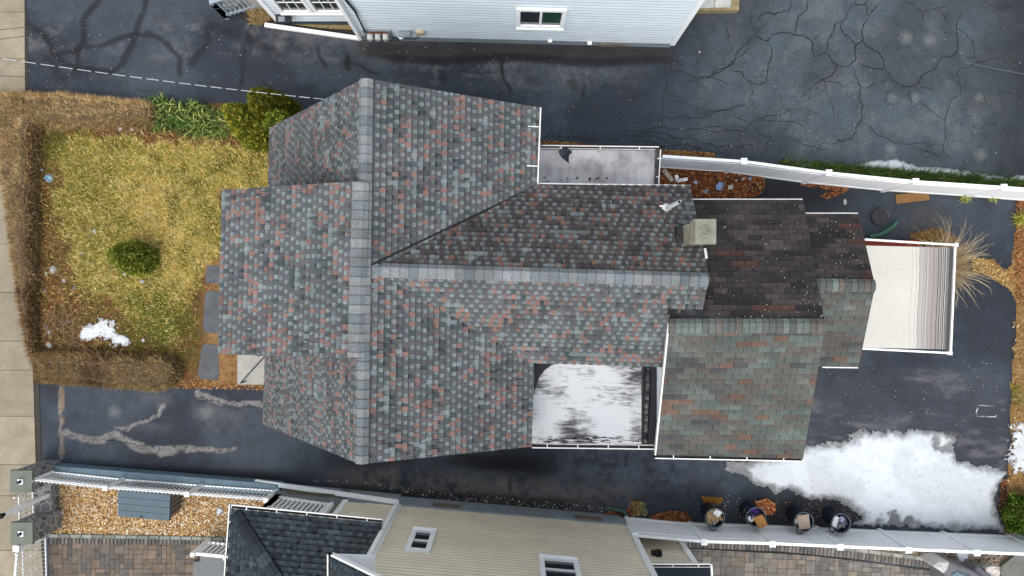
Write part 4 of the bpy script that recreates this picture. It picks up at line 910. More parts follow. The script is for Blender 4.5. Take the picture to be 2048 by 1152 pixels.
# ---------------------------------------------------------------- beige neighbour house along the lower edge
def south_house():
    h = thing("neighbour_house", "beige sided house with black shingle porch roof and white trimmed windows", "house", (0, -8, 0))
    p, q = P(835, 998, 0), P(1250, 1034, 0); e = (q-p).normalized(); p = p-e*((p.x+3.2)/e.x) if True else p; out = Vector((-e.y, e.x, 0)); back = -out
    a0 = p; zt = 7.0; D = 9
    quad = lambda a, b, i, z0, z1, mb, c=(1, 1, 1): mb.prism([tuple((a+back*i).xy), tuple((a+back*D).xy), tuple((b+back*D).xy), tuple((b+back*i).xy)], z0, z1, c)
    pl_ = P(640, 981, 0)
    pl_ = p-e*1.5
    mb = MB(); quad(pl_, q, -.04, 0, .72, mb); mb.build("foundation", M['foundation'], h)
    for k, (x0, x1) in enumerate(((866, 920), (1142, 1195))):
        A, B = on_wall(x0, 1013, p, q), on_wall(x1, 1018, p, q); mb = MB(); za = .38
        A = Vector((A.x, A.y, 0))+out*.045; B = p+e*((B-p).dot(e))+out*.045; A = p+e*((A-p).dot(e))+out*.045
        mb.hexa([A+Vector((0, 0, za)), B+Vector((0, 0, za)), B+out*.02+Vector((0, 0, za)), A+out*.02+Vector((0, 0, za))], [A+Vector((0, 0, .66)), B+Vector((0, 0, .66)), B+out*.02+Vector((0, 0, .66)), A+out*.02+Vector((0, 0, .66))]); mb.build("cellar_vent", M['wood'], h)
    mb = MB(); quad(p, q, .04, .72, zt, mb); quad(pl_, p, .04, .72, 3.0, mb); mb.build("wall", M['siding_beige'], h)
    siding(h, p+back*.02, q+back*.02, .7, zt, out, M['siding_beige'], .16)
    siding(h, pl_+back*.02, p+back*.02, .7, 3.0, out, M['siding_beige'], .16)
    mb = MB()
    for c, z1 in ((p, zt), (q, zt), (pl_, 3.0)):
        u = e*.075; mb.hexa([c-u-back*-.06+Vector((0, 0, .7)), c+u-back*-.06+Vector((0, 0, .7)), c+u+out*.035+Vector((0, 0, .7)), c-u+out*.035+Vector((0, 0, .7))], [c-u-back*-.06+Vector((0, 0, z1)), c+u-back*-.06+Vector((0, 0, z1)), c+u+out*.035+Vector((0, 0, z1)), c-u+out*.035+Vector((0, 0, z1))]); mb.build("corner_board", M['white'], h); mb = MB()
    for pa, pb in (((820, 1100), (862, 1068)), ((1092, 1160), (1146, 1127))):
        A, B = on_wall(*pa, p, q), on_wall(*pb, p, q); B = Vector((p+e*(B-p).dot(e)))+Vector((0, 0, B.z))
        lo, hi = min(A.z, B.z), max(A.z, B.z); A = Vector((A.x, A.y, lo)); B = Vector((B.x, B.y, hi)); window(h, A, B, out, .12, None, 'h')
    # downspout and its low run along the wall
    dp = on_wall(800, 1001, p, q); dp = dp+out*.1; top = Vector((dp.x, dp.y, 5.3)); mb = MB(); mb.bar(Vector((dp.x, dp.y, .75)), top, .1, .075); mb.bar(top, top+Vector((-.55, .02, .12)), .1, .075); mb.build("downspout", M['white'], h)
    g0 = P(511, 963, .22); mb = MB(); mb.bar(g0, Vector((dp.x, dp.y, .72)), .12, .09); mb.build("downspout_extension", M['white'], h)
    # gable roof of the upper storey: eave towards the street, rake over the wall
    ez, ex, ry = 5.62, -3.82, -5.62; sl = .93; rx = -.3; rz = ez+(rx-ex)*sl
    mb = MB(); y1 = -16
    mb.hexa([(ex, y1, ez-.16), (rx, y1, rz-.16), (rx, ry, rz-.16), (ex, ry, ez-.16)], [(ex, y1, ez-.02), (rx, y1, rz-.02), (rx, ry, rz-.02), (ex, ry, ez-.02)]); 
    mb.hexa([(rx, y1, rz-.16), (3.7, y1, 7.0), (3.7, ry-.2, 7.0), (rx, ry-.2, rz-.16)], [(rx, y1, rz), (3.7, y1, 7.15), (3.7, ry-.2, 7.15), (rx, ry-.2, rz)], S(44, 52, 58), 1)
    rf = mb.build("roof", [M['white'], M['shingle']], h)
    class G: pass
    f = Face.__new__(Face); f.o = Vector((ex, ry-.05, ez)); f.u = Vector((0, -1, 0)); f.v = Vector((1, 0, sl)).normalized(); f.n = Vector((-sl, 0, 1)).normalized()
    mb = MB(); BL = dict(light=[S(68, 78, 84), S(62, 71, 77)], mid=[S(50, 57, 63), S(54, 61, 66)], red=[S(58, 64, 68)], dark=[S(42, 48, 54)])
    raw_arch(mb, f, [[(0, 0), (3, 0), (3, 3.4), (0, 3.4)]], BL); mb.build("shingles", M['shingle'], rf)
    gutter(rf, (ex+.02, ry, ez-.01), (ex+.02, y1, ez-.01), (-1, 0, 0), 2.0, .1)
    mb = MB(); mb.hexa([(p.x-.6, ry-.05, 5.42), (p.x+.3, ry-.05, 5.5), (p.x+.3, ry-.45, 5.5), (p.x-.6, ry-.45, 5.42)], [(p.x-.6, ry-.05, 5.46), (p.x+.3, ry-.05, 5.54), (p.x+.3, ry-.45, 5.54), (p.x-.6, ry-.45, 5.46)]); mb.build("soffit", M['white'], rf)
    # hipped porch roof
    E0, E1 = P(463, 1017, 3.0), P(764, 1046, 3.0); u = (E1-E0).normalized(); S0 = P(452, 1170, 3.0); vv = (S0-E0).normalized(); sl = .36
    fN = Face.__new__(Face); fN.o = E0; fN.u = u; w_ = Vector((u.y, -u.x, 0)); fN.v = (w_+Vector((0, 0, sl))).normalized(); fN.n = fN.u.cross(fN.v); 
    if fN.n.z < 0: fN.n = -fN.n
    fW = Face.__new__(Face); fW.o = E0; fW.u = vv; w2 = Vector((-vv.y, vv.x, 0)); w2 = w2 if w2.x > 0 else -w2; fW.v = (w2+Vector((0, 0, sl))).normalized(); fW.n = fW.u.cross(fW.v)
    if fW.n.z < 0: fW.n = -fW.n
    # the hip runs along w_ + w2 at equal height
    hp = E0+(w_+w2)*2.6+Vector((0, 0, 2.6*sl))
    L = (E1-E0).length; cs = math.sqrt(1+sl*sl)
    def uv(f, p_): d = p_-f.o; return (d.dot(f.u), d.dot(f.v))
    hN, hW = uv(fN, hp), uv(fW, hp)
    mb = MB(); back1 = E1+w_*2.6+Vector((0, 0, 2.6*sl)); S1 = E0+vv*6.0; hs = hp+vv*3.4
    dn = Vector((0, 0, -.1)); dk = S(40, 46, 54)
    for ply in ([E0, E1, back1, hp], [S1, E0, hp, hs]): mb.poly([x+Vector((0, 0, -.012)) for x in ply], dk); mb.poly([x+dn for x in ply][::-1], S(190, 190, 188))
    mb.poly([hp, back1, back1+vv*3.4, hs], dk)
    for a, b in ((E0, E1), (E0, S1), (E1, back1)): mb.poly([a, b, b+dn, a+dn], S(190, 190, 188)); mb.poly([a+dn, b+dn, b, a], S(190, 190, 188))
    pr = mb.build("porch_roof", M['attr'], h)
    mb = MB(); raw_arch(mb, fN, [[(0, 0), (L, 0), uv(fN, back1), hN]], BL); raw_arch(mb, fW, [[(0, 0), (6, 0), uv(fW, hs), hW]], BL); mb.build("shingles", M['shingle'], pr)
    mb = MB(); caps(mb, E0+(w_+w2)*.12+Vector((0, 0, .05)), hp, fN, fW, .16, .3, [S(58, 66, 72), S(50, 58, 64), S(64, 72, 78), S(46, 52, 58)]); mb.build("ridge_cap", M['shingle'], pr)
    gutter(pr, E0+Vector((0, 0, .01)), E1+Vector((0, 0, .01)), -w_, .75, .1); gutter(pr, E0-w_*.1+Vector((0, 0, .012)), S1+Vector((0, 0, .012)), -w2, .9, .07)
    # porch floor, walls below its roof, rails on the driveway side
    pw = mat("porch_floor_paint", S(120, 126, 128), .8, noise=.15)
    mb = MB(); c0 = E0+w_*.3+w2*.3; c1 = pl_+back*.3
    mb.prism([tuple((c0).xy), tuple((c0+vv*5).xy), tuple((c0+vv*5+u*3.0).xy), tuple((c0+u*2.6).xy)], 0, .75); mb.build("porch_floor", pw, h)
    for a in (c0+u*.1+w_*.1, c0+vv*3+u*.1): mb = MB(); mb.bar(Vector((a.x, a.y, .7)), Vector((a.x, a.y, 3.0)), .14, .14); mb.build("porch_post", M['white'], h)
    def rail(a, b, z0, z1, w=.045, sp=.12, name="railing"):
        mb = MB(); up = Vector((0, 0, 1)); n = max(2, int((b-a).length/sp)); mb.bar(a+up*z1, b+up*z1, .08, .06); mb.bar(a+up*(z0+.08), b+up*(z0+.08), .06, .05)
        for k in range(n+1): c = a+(b-a)*k/n; big = k in (0, n); mb.bar(c+up*z0, c+up*(z1+(.12 if big else 0)), .11 if big else w, .11 if big else w)
        return mb.build(name, M['white'], h)
    flat = lambda v: Vector((v.x, v.y, 0))
    rail(flat(P(556, 992, .75)), flat(P(664, 1008, .75)), .75, 1.75)
    rail(flat(P(556, 992, .75)), flat(P(520, 1060, .75)), .75, 1.75)
    rail(flat(P(420, 1080, .15)), flat(P(470, 1098, .6)), .25, 1.15)
    mb = MB(); mb.prism(PS([(400, 1108), (470, 1108), (470, 1190), (396, 1190)], .5)[::-1], 0, .5); mb.prism(PS([(385, 1125), (400, 1125), (396, 1190), (382, 1190)], .3)[::-1], 0, .25); mb.build("porch_step", mat("grey_step_stone", S(116, 120, 122), .85, noise=.12), h)
    mb = MB(); mb.prism(PS([(572, 983), (694, 990), (694, 1006), (565, 998)], .55)[::-1], .05, .55); mb.build("porch_skirt", mat("stained_boards", S(104, 100, 82), .9, noise=.35, nscale=6), h)
    mb = MB(); mb.prism(PS([(590, 974), (800, 994), (800, 1003), (588, 982)], .25)[::-1], 0, .25); mb.build("areaway_kerb", M['foundation'], h)
    mb = MB(); mb.box(*(lambda a: (a.x-.35, a.x+.35, a.y-.1, a.y+.1))(P(590, 979, .3)), .25, .32); mb.build("vent_grille", M['wood'], h)
    # low rear projection with its own small roof and a dark lamp
    ry0 = P(1275, 1085, .7); X0, X1 = q.x-.2, 4.78; Yw = -7.18
    mb = MB(); mb.box(X0, X1, Yw-6, Yw, 0, 2.55); mb.build("rear_wall", M['siding_beige'], h)
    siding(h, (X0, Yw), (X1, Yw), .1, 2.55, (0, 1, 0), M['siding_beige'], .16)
    mb = MB(); mb.box(X1-.1, X1+.05, Yw-.1, Yw+.06, 0, 2.55); mb.build("corner_board", M['white'], h)
    mb = MB(); mb.hexa([(X0, Yw-4, 3.6), (X1+.25, Yw-4, 3.6), (X1+.25, Yw+.1, 2.6), (X0, Yw+.1, 2.6)], [(X0, Yw-4, 3.7), (X1+.25, Yw-4, 3.7), (X1+.25, Yw+.1, 2.7), (X0, Yw+.1, 2.7)], S(44, 52, 60)); rr = mb.build("rear_roof", M['shingle'], h)
    gutter(rr, (X0, Yw+.1, 2.7), (X1+.27, Yw+.1, 2.7), (0, 1, 0), .6, .09)
    mb = MB(); mb.bar((X1+.27, Yw+.16, 2.66), (X1+.27, Yw-4, 3.66), .05, .12); mb.build("rake_trim", M['white'], rr)
    a = on_wall(1313, 1111, Vector((X0, Yw, 0)), Vector((X1, Yw, 0))); mb = MB(); mb.box(a.x-.14, a.x+.14, a.y, a.y+.14, a.z-.06, a.z+.06); mb.box(a.x-.04, a.x+.1, a.y+.02, a.y+.2, a.z+.06, a.z+.14); mb.lathe([(0, 0), (.05, 0), (.04, .1)], (a.x+.06, a.y+.14, a.z+.1), 10); mb.build("wall_lamp", M['black'], h)
def raw_arch(mb, f, polys, pal): f.px = False; lay_arch(mb, f, polys, .135, pal=pal, red=.05, tw=(.1, .17), gw=(.09, .16))
south_house()

# ---------------------------------------------------------------- white board fences
def fence(name, label, tops, zt, ends=(True, True), out=None, capw=.17):
    """tops: pixels of the post caps, each seen at height zt"""
    pts = [P(a, b, zt) for a, b in tops]; h = thing(name, label, "fence", (pts[0].x, pts[0].y, 0)); n = len(pts)
    g_ = [Vector((p.x, p.y, 0)) for p in pts]; up = Vector((0, 0, 1))
    for i, c in enumerate(g_):
        if (i == 0 and not ends[0]) or (i == n-1 and not ends[1]): continue
        mb = MB(); mb.box(c.x-.06, c.x+.06, c.y-.06, c.y+.06, 0, zt-.05); po = mb.build("post", M['white'], h)
        mb = MB(); w = capw/2; mb.hexa([(c.x-w, c.y-w, zt-.05), (c.x+w, c.y-w, zt-.05), (c.x+w, c.y+w, zt-.05), (c.x-w, c.y+w, zt-.05)], [(c.x-w, c.y-w, zt-.02), (c.x+w, c.y-w, zt-.02), (c.x+w, c.y+w, zt-.02), (c.x-w, c.y+w, zt-.02)])
        mb.mesh([(c.x-w, c.y-w, zt-.02), (c.x+w, c.y-w, zt-.02), (c.x+w, c.y+w, zt-.02), (c.x-w, c.y+w, zt-.02), (c.x, c.y, zt+.02)], [(0, 1, 4), (1, 2, 4), (2, 3, 4), (3, 0, 4)]); mb.build("cap", M['white'], po)
    for a, b in zip(g_[:-1], g_[1:]):
        d = (b-a).normalized(); s = Vector((-d.y, d.x, 0)); a2, b2 = a+d*.06, b-d*.06; L = (b2-a2).length; k = int(L/.15); mb = MB()
        for j in range(k):
            p, q = a2+d*(L*j/k+.004), a2+d*(L*(j+1)/k-.004); mb.hexa([p-s*.012+up*.1, q-s*.012+up*.1, q+s*.012+up*.1, p+s*.012+up*.1], [p-s*.012+up*(zt-.15), q-s*.012+up*(zt-.15), q+s*.012+up*(zt-.15), p+s*.012+up*(zt-.15)])
        mb.bar(a2+up*.8, b2+up*.8, .012, 1.2); pn = mb.build("panel", M['white'], h)
        for z, hh, w in ((.1, .13, .05), (zt-.12, .11, .075), (zt-.34, .03, .05)): mb = MB(); mb.bar(a2+up*z, b2+up*z, w, hh); mb.build("rail", M['white'], pn)
    return h
fence("board_fence", "white board fence between the rear yard and the cracked asphalt court", [(1322, 311), (1489, 322), (1659, 345), (1833, 362.5), (2010, 374), (2190, 388)], 1.7, (False, True))
fence("board_fence", "white board fence behind the row of trash cans and snow patch", [(1270, 1073), (1409, 1085), (1546, 1089), (1682, 1095), (1819, 1101), (1956, 1106.5), (2100, 1112)], 1.55)

# ---------------------------------------------------------------- street front of the beige house: low wall, picket rail, pillars, gates
mb = MB(); w0, w1 = PS([(100, 931), (560, 969)], .35); d = (w1-w0).normalized(); s = Vector((d.y, -d.x, 0)); a, b = Vector((w0.x, w0.y, 0)), Vector((w1.x, w1.y, 0))
mb.prism([tuple((a+s*.3).xy), tuple((b+s*.3).xy), tuple(b.xy), tuple(a.xy)], 0, .35)
tag(mb.build("retaining_wall", M['bluewall']), "low blue grey painted wall beside the lower driveway", "wall")
up = Vector((0, 0, 1))
def metal_fence(name, label, posts, zb, zt, cat="fence", sp=.105, group=None, curl=True, rails=(.08, .98)):
    h = thing(name, label, cat, (posts[0].x, posts[0].y, 0), group)
    for p in posts:
        mb = MB(); mb.box(p.x-.05, p.x+.05, p.y-.05, p.y+.05, 0, zt+.02); po = mb.build("post", M['whitemetal'], h)
        mb = MB(); mb.box(p.x-.065, p.x+.065, p.y-.065, p.y+.065, zt+.02, zt+.06); mb.build("cap", M['white'], po)
    for a, b in zip(posts[:-1], posts[1:]):
        mb = MB(); L = (b-a).length; n = int(L/sp)
        for z in (zb, zb+(zt-zb)*.86, zt): mb.bar(a+up*z, b+up*z, .035, .04)
        pn = mb.build("rail", M['whitemetal'], h)
        for k in range(1, n):
            c = a+(b-a)*k/n; mb = MB(); mb.bar(c+up*zb, c+up*(zt+.1), .018, .018); mb.mesh([c+up*(zt+.16), c+Vector((.025, 0, zt+.1)), c+Vector((-.012, .022, zt+.1)), c+Vector((-.012, -.022, zt+.1))], [(0, 1, 2), (0, 2, 3), (0, 3, 1)]); mb.build("picket", M['whitemetal'], pn)
        if curl:
            mb = MB()
            for k in range(n):
                c = a+(b-a)*(k+.5)/n; dd = (b-a).normalized(); ring = [c+dd*.035*math.cos(t)+up*(zb+(zt-zb)*.7+.05*math.sin(t)) for t in np.linspace(0, 2*math.pi, 8)]; mb.tube(ring, .004, 4)
            mb.build("scrollwork", M['whitemetal'], pn)
    return h
fp = [Vector((p.x, p.y, 0)) for p in (P(51, 961, 1.2), P(212, 975.5, 1.2), P(375, 988, 1.2), P(533, 999.5, 1.2))]
fp[0] = Vector((P(105, 943, .35).x, P(105, 943, .35).y, 0))
metal_fence("picket_fence", "white metal picket railing standing on the blue grey wall", fp, .38, 1.2)
def pillar(px, py, label, zt=1.3):
    c = P(px, py, zt); h = thing("stone_pillar", label, "pillar", (c.x, c.y, 0), "stone pillars at the sidewalk")
    mb = MB(); mb.box(c.x-.27, c.x+.27, c.y-.27, c.y+.27, 0, zt-.08); mb.build("shaft", M['stone'], h)
    mb = MB(); mb.hexa([(c.x-.31, c.y-.31, zt-.08), (c.x+.31, c.y-.31, zt-.08), (c.x+.31, c.y+.31, zt-.08), (c.x-.31, c.y+.31, zt-.08)], [(c.x-.3, c.y-.3, zt), (c.x+.3, c.y-.3, zt), (c.x+.3, c.y+.3, zt), (c.x-.3, c.y+.3, zt)]); mb.build("cap", M['cap'], h)
    mb = MB(); mb.box(c.x-.07, c.x+.07, c.y-.07, c.y+.07, zt, zt+.04); lb = mb.build("lamp_base", M['white'], h)
    mb = MB(); mb.tube([(c.x, c.y, zt+.04), (c.x, c.y, zt+.12)], .045, 12); mb.build("lamp_stub", mat("dark_blue_stub", (.01, .012, .05), .5), lb)
    return c
pillar(42, 963, "grey capped stone pillar nearest the lower driveway, its lamp base bare"); pillar(43, 1067, "grey capped stone pillar between the two white gates")
# stone sill wall joining the pillars
mb = MB(); mb.prism(PS([(66, 955), (100, 940), (107, 1062), (66, 1072)], .35)[::-1], 0, .35); tag(mb.build("stone_wall", M['stone']), "low stone wall linking the grey capped pillars", "wall")
def gate(label, A, B, zb, zt, name="garden_gate"):
    h = thing(name, label, "gate", (A.x, A.y, 0)); A, B = Vector((A.x, A.y, 0)), Vector((B.x, B.y, 0)); n = max(5, int((B-A).length/.11)); mb = MB()
    for z in (zb, zb+(zt-zb)*.8): mb.bar(A+up*z, B+up*z, .03, .035)
    for c in (A, B): mb.bar(c+up*(zb-.05), c+up*(zt+.05), .04, .04)
    mb.build("gate_frame", M['whitemetal'], h)
    for k in range(1, n): c = A+(B-A)*k/n; mb = MB(); mb.bar(c+up*zb, c+up*zt, .016, .016); mb.mesh([c+up*(zt+.07), c+Vector((.025, 0, zt)), c+Vector((-.012, .022, zt)), c+Vector((-.012, -.022, zt))], [(0, 1, 2), (0, 2, 3), (0, 3, 1)]); mb.build("picket", M['whitemetal'], h)
    dd = (B-A).normalized(); mb = MB()
    for k in range(4):
        c = A+(B-A)*(k+.5)/4; zc = zb+(zt-zb)*.55
        for sg in (1, -1):
            pts = [c+dd*sg*(.02+.012*t)*math.cos(t)*1.2+dd*sg*.035+up*(zc+sg*.1+(.02+.012*t)*math.sin(t)*1.6) for t in np.linspace(0, 7, 16)]; mb.tube(pts, .009, 5)
    mb.build("scrollwork", M['whitemetal'], h)
gate("small white iron scroll panel between the two stone pillars", P(66, 980, .4), P(68, 1034, .4), .42, 1.1)
gate("wide white iron scroll gate across the paved drive by the lower pillar", P(93, 1075, .05), P(97, 1215, .05), .1, 1.25)
c = P(36, 1095, 1.25); mb = MB(); mb.box(c.x-.06, c.x+.06, c.y-.06, c.y+.06, 0, 1.3); mb.box(c.x-.08, c.x+.08, c.y-.08, c.y+.08, 1.3, 1.34)
tag(mb.build("gate_post", M['white']), "white metal post holding the wide iron gate", "post")
c0 = P(36, 1098, 1.2); c1 = P(24, 1215, 1.2); mb = MB(); mb.bar(c0, c1, .05, .06); mb.bar(Vector((c1.x, c1.y, 0)), c1, .06, .06); mb.bar(Vector((c0.x, c0.y, 0)), c0, .04, .04)
tag(mb.build("hand_rail", M['white']), "plain white rail running beside the iron gate at the sidewalk", "rail")
# white post with a dark knob
a, b = P(112, 983, 0), P(4, 1025, 2.45); b = Vector((a.x-.0, a.y, 2.12)); k = b.x*F/(H-b.z)
pt = thing("white_post", "tall square white post with a dark brown top rising from the gravel", "post", (a.x, a.y, 0))
mb = MB(); mb.box(a.x-.055, a.x+.055, a.y-.055, a.y+.055, 0, 2.05); mb.build("shaft", M['whitemetal'], pt)
mb = MB(); mb.lathe([(.055, 0), (.06, .04), (.075, .1), (.06, .17), (0, .2)], (a.x, a.y, 2.05), 14); mb.build("finial", mat("dark_brown_knob", S(46, 36, 32), .5), pt, True)

# storage box on the gravel
def storage_box():
    A, B, C_, D = (P(238, 980, .85), P(342, 989, .85), P(340, 1041, .78), P(238, 1032, .78)); h = thing("storage_box", "slate blue lidded storage box standing on yellow gravel beside the picket railing", "storage box", (A.x, A.y, 0)); mb = MB()
    ins = lambda p, z: Vector((p.x, p.y, z)); c = (A+B+C_+D)/4; q = [D, C_, B, A]; lo = [ins(p+(c-p)*.1, .02) for p in q]; hi = [ins(p+(c-p)*.05, .74) for p in q]; mb.hexa(lo, hi); bd = mb.build("body", mat("grey_brown_resin", S(124, 116, 106), .7, noise=.08), h)
    for k in range(1, 5):
        mb = MB(); a = hi[2]+(hi[1]-hi[2])*(k/5); b = lo[2]+(lo[1]-lo[2])*(k/5); o = Vector((.006, 0, 0)); mb.bar(a+o, b+o, .012, .012); mb.build("groove", M['dark'], bd)
    mb = MB(); n = 4
    for k in range(n):
        p0, p1, q0, q1 = A+(D-A)*(k/n), A+(D-A)*((k+1)/n-.012), B+(C_-B)*(k/n), B+(C_-B)*((k+1)/n-.012); u = Vector((0, 0, .05)); mb.hexa([p1, q1, q0, p0], [p1+u, q1+u, q0+u, p0+u])
    e = [x+Vector((0, 0, .02)) for x in q]; mb.hexa([x-Vector((0, 0, .08)) for x in e], e); lid = mb.build("lid", mat("slate_blue_resin", S(76, 96, 106), .6, noise=.1, nscale=4), h)
    mb = MB(); t = P(282, 1034, .84); mb.lathe([(.035, 0), (.03, .02), (0, .025)], (t.x, t.y, .86), 10); mb.build("latch", M['black'], lid)
storage_box()
# gravel bed: loose yellow stones over sand
mb = MB(); GP = [(100, 962), (300, 977), (540, 995), (520, 1022), (470, 1030), (470, 1074), (100, 1066)]; mb.poly(PS(GP, .012)[::-1], S(150, 110, 60)); mb.build("gravel_base", M['soil'], kind="structure")
def pebbles(name, label, poly, n, size, cols, z=.014):
    p = scatter(px_to_g(poly), n); s = rng.uniform(*size, n); a = rng.uniform(0, 6.28, n); oct_ = np.array([(1, 0, 0), (0, .75, 0), (-1, 0, 0), (0, -.75, 0), (0, 0, .55), (0, 0, -.3)])
    fs = np.array([(0, 1, 4), (1, 2, 4), (2, 3, 4), (3, 0, 4)]); ca, sa = np.cos(a), np.sin(a)
    V = np.empty((n, 6, 3)); o = oct_[None]*s[:, None, None]*rng.uniform(.75, 1.25, (n, 6, 1))
    V[:, :, 0] = o[:, :, 0]*ca[:, None]-o[:, :, 1]*sa[:, None]+p[:, :1]; V[:, :, 1] = o[:, :, 0]*sa[:, None]+o[:, :, 1]*ca[:, None]+p[:, 1:]; V[:, :, 2] = o[:, :, 2]+z+rng.uniform(0, .025, n)[:, None]
    Fc = (np.arange(n)[:, None, None]*6+fs[None]).reshape(-1, 3)
    return tag(np_mesh(name, V.reshape(-1, 3), Fc, np.repeat(shade_rand(cols, n, .7, 1.3), 6, axis=0), M['attr']), label, "gravel", kind="stuff")
pebbles("gravel", "yellow and white pebbles filling the bed by the picket railing", GP, 17000, (.016, .036), [S(190, 150, 92), S(170, 124, 66), S(206, 186, 146), S(222, 212, 194), S(140, 96, 54), S(160, 138, 108), S(196, 164, 108), S(110, 84, 56)])
pebbles("gravel", "grey brown pebbles along the foot of the long white fence", [(1640, 1082), (2010, 1098), (1990, 1140), (1880, 1122), (1740, 1100), (1640, 1094)], 5000, (.014, .03), [S(150, 140, 124), S(110, 98, 84), S(190, 180, 164), S(84, 72, 60), S(130, 110, 86)])
mb = MB(); mb.poly(PS([(1600, 1078), (2040, 1094), (2010, 1150), (1880, 1128), (1740, 1104)], .008)[::-1], S(84, 72, 58)); mb.build("gravel_base", M['soil'], kind="structure")

# pavers
def pavers(name, poly, cols, rowh=(.2, .26, .15), z=.02, ang=0, solid=None):
    pl = ccw([(p.x, p.y) for p in PS(poly, z)]); mb = MB(); mb.poly([(x, y, z-.008) for x, y in pl], (.04, .037, .034)); ca, sa = math.cos(ang), math.sin(ang)
    rp = [(x*ca+y*sa, -x*sa+y*ca) for x, y in pl]; u0, u1 = min(p[0] for p in rp), max(p[0] for p in rp); v0, v1 = min(p[1] for p in rp), max(p[1] for p in rp)
    v = v0; G_ = .24; ny = int((v1-v0)/G_)+1; nx = int((u1-u0)/G_)+1; occ = np.zeros((ny*2, nx*2), bool); q = G_/2*1.15
    for i in range(ny*2):
        for j in range(nx*2):
            if occ[i, j]: continue
            w_, h_ = random.choice([(2, 2), (2, 2), (3, 2), (2, 1), (1, 2), (1, 1), (2, 3)])
            while j+w_ > nx*2 or occ[i, j:j+w_].any(): w_ -= 1
            h_ = min(h_, ny*2-i)
            while h_ > 1 and occ[i:i+h_, j:j+w_].any(): h_ -= 1
            occ[i:i+h_, j:j+w_] = True
            gp = .006; r = [(u0+j*q+gp, v0+i*q+gp), (u0+(j+w_)*q-gp, v0+i*q+gp), (u0+(j+w_)*q-gp, v0+(i+h_)*q-gp), (u0+j*q+gp, v0+(i+h_)*q-gp)]
            r = [(x*ca-y*sa, x*sa+y*ca) for x, y in r]; r = clip(r, pl)
            if len(r) < 3: continue
            c = random.choice(cols); f = U(.85, 1.15); mb.poly([(x, y, z+U(0, .002)) for x, y in r], tuple(k*f for k in c))
    return tag(mb.build(name, M['paver']), kind="structure")
M['paver'] = mat("concrete_paver", attr=True, rough=.9, noise=.28, nscale=5, fine=.15, fscale=60, bump=.2)
BR = [S(112, 100, 89), S(104, 96, 88), S(118, 104, 90), S(100, 94, 88), S(120, 106, 93), S(94, 90, 85)]; GR = [S(122, 117, 112), S(114, 110, 106), S(130, 124, 116), S(106, 103, 100), S(128, 118, 108)]
pavers("paved_drive", [(97, 1088), (470, 1088), (470, 1260), (97, 1260)], BR)
pavers("patio", [(1330, 1095), (1640, 1112), (1760, 1128), (1860, 1140), (1900, 1260), (1330, 1260)], GR, ang=-.04)
def edging(name, line, w_, L, cols, z, gap=.012):
    pts = PS(line, 0); mb = MB()
    for a, b in zip(pts[:-1], pts[1:]):
        d = (b-a).normalized(); s = Vector((-d.y, d.x, 0)); n = max(1, int((b-a).length/L)); st = (b-a).length/n
        for k in range(n):
            p, q = a+d*(k*st+gap/2), a+d*((k+1)*st-gap/2); c = random.choice(cols); f = U(.85, 1.15); c = tuple(x*f for x in c)
            mb.hexa([p-s*w_/2, q-s*w_/2, q+s*w_/2, p+s*w_/2], [p-s*(w_/2-.008)+up*z+d*.008, q-s*(w_/2-.008)+up*z-d*.008, q+s*(w_/2-.008)+up*z-d*.008, p+s*(w_/2-.008)+up*z+d*.008], c)
    return tag(mb.build(name, M['paver']), kind="structure")
edging("paver_edge", [(100, 1081), (470, 1083)], .21, .11, [S(104, 100, 94), S(92, 90, 86), S(116, 108, 100)], .03)
edging("kerb_stones", [(98, 1070), (300, 1073), (470, 1077)], .11, .3, [S(140, 146, 138), S(124, 130, 124)], .07)
edging("paver_edge", [(1330, 1085), (1560, 1094), (1700, 1108), (1860, 1128)], .24, .11, [S(110, 106, 102), S(96, 94, 92), S(120, 114, 108)], .035)
edging("kerb_stones", [(1550, 1083), (1660, 1092), (1760, 1105), (1850, 1117), (1950, 1128), (2000, 1136)], .12, .3, [S(146, 148, 140), S(128, 132, 126)], .06)
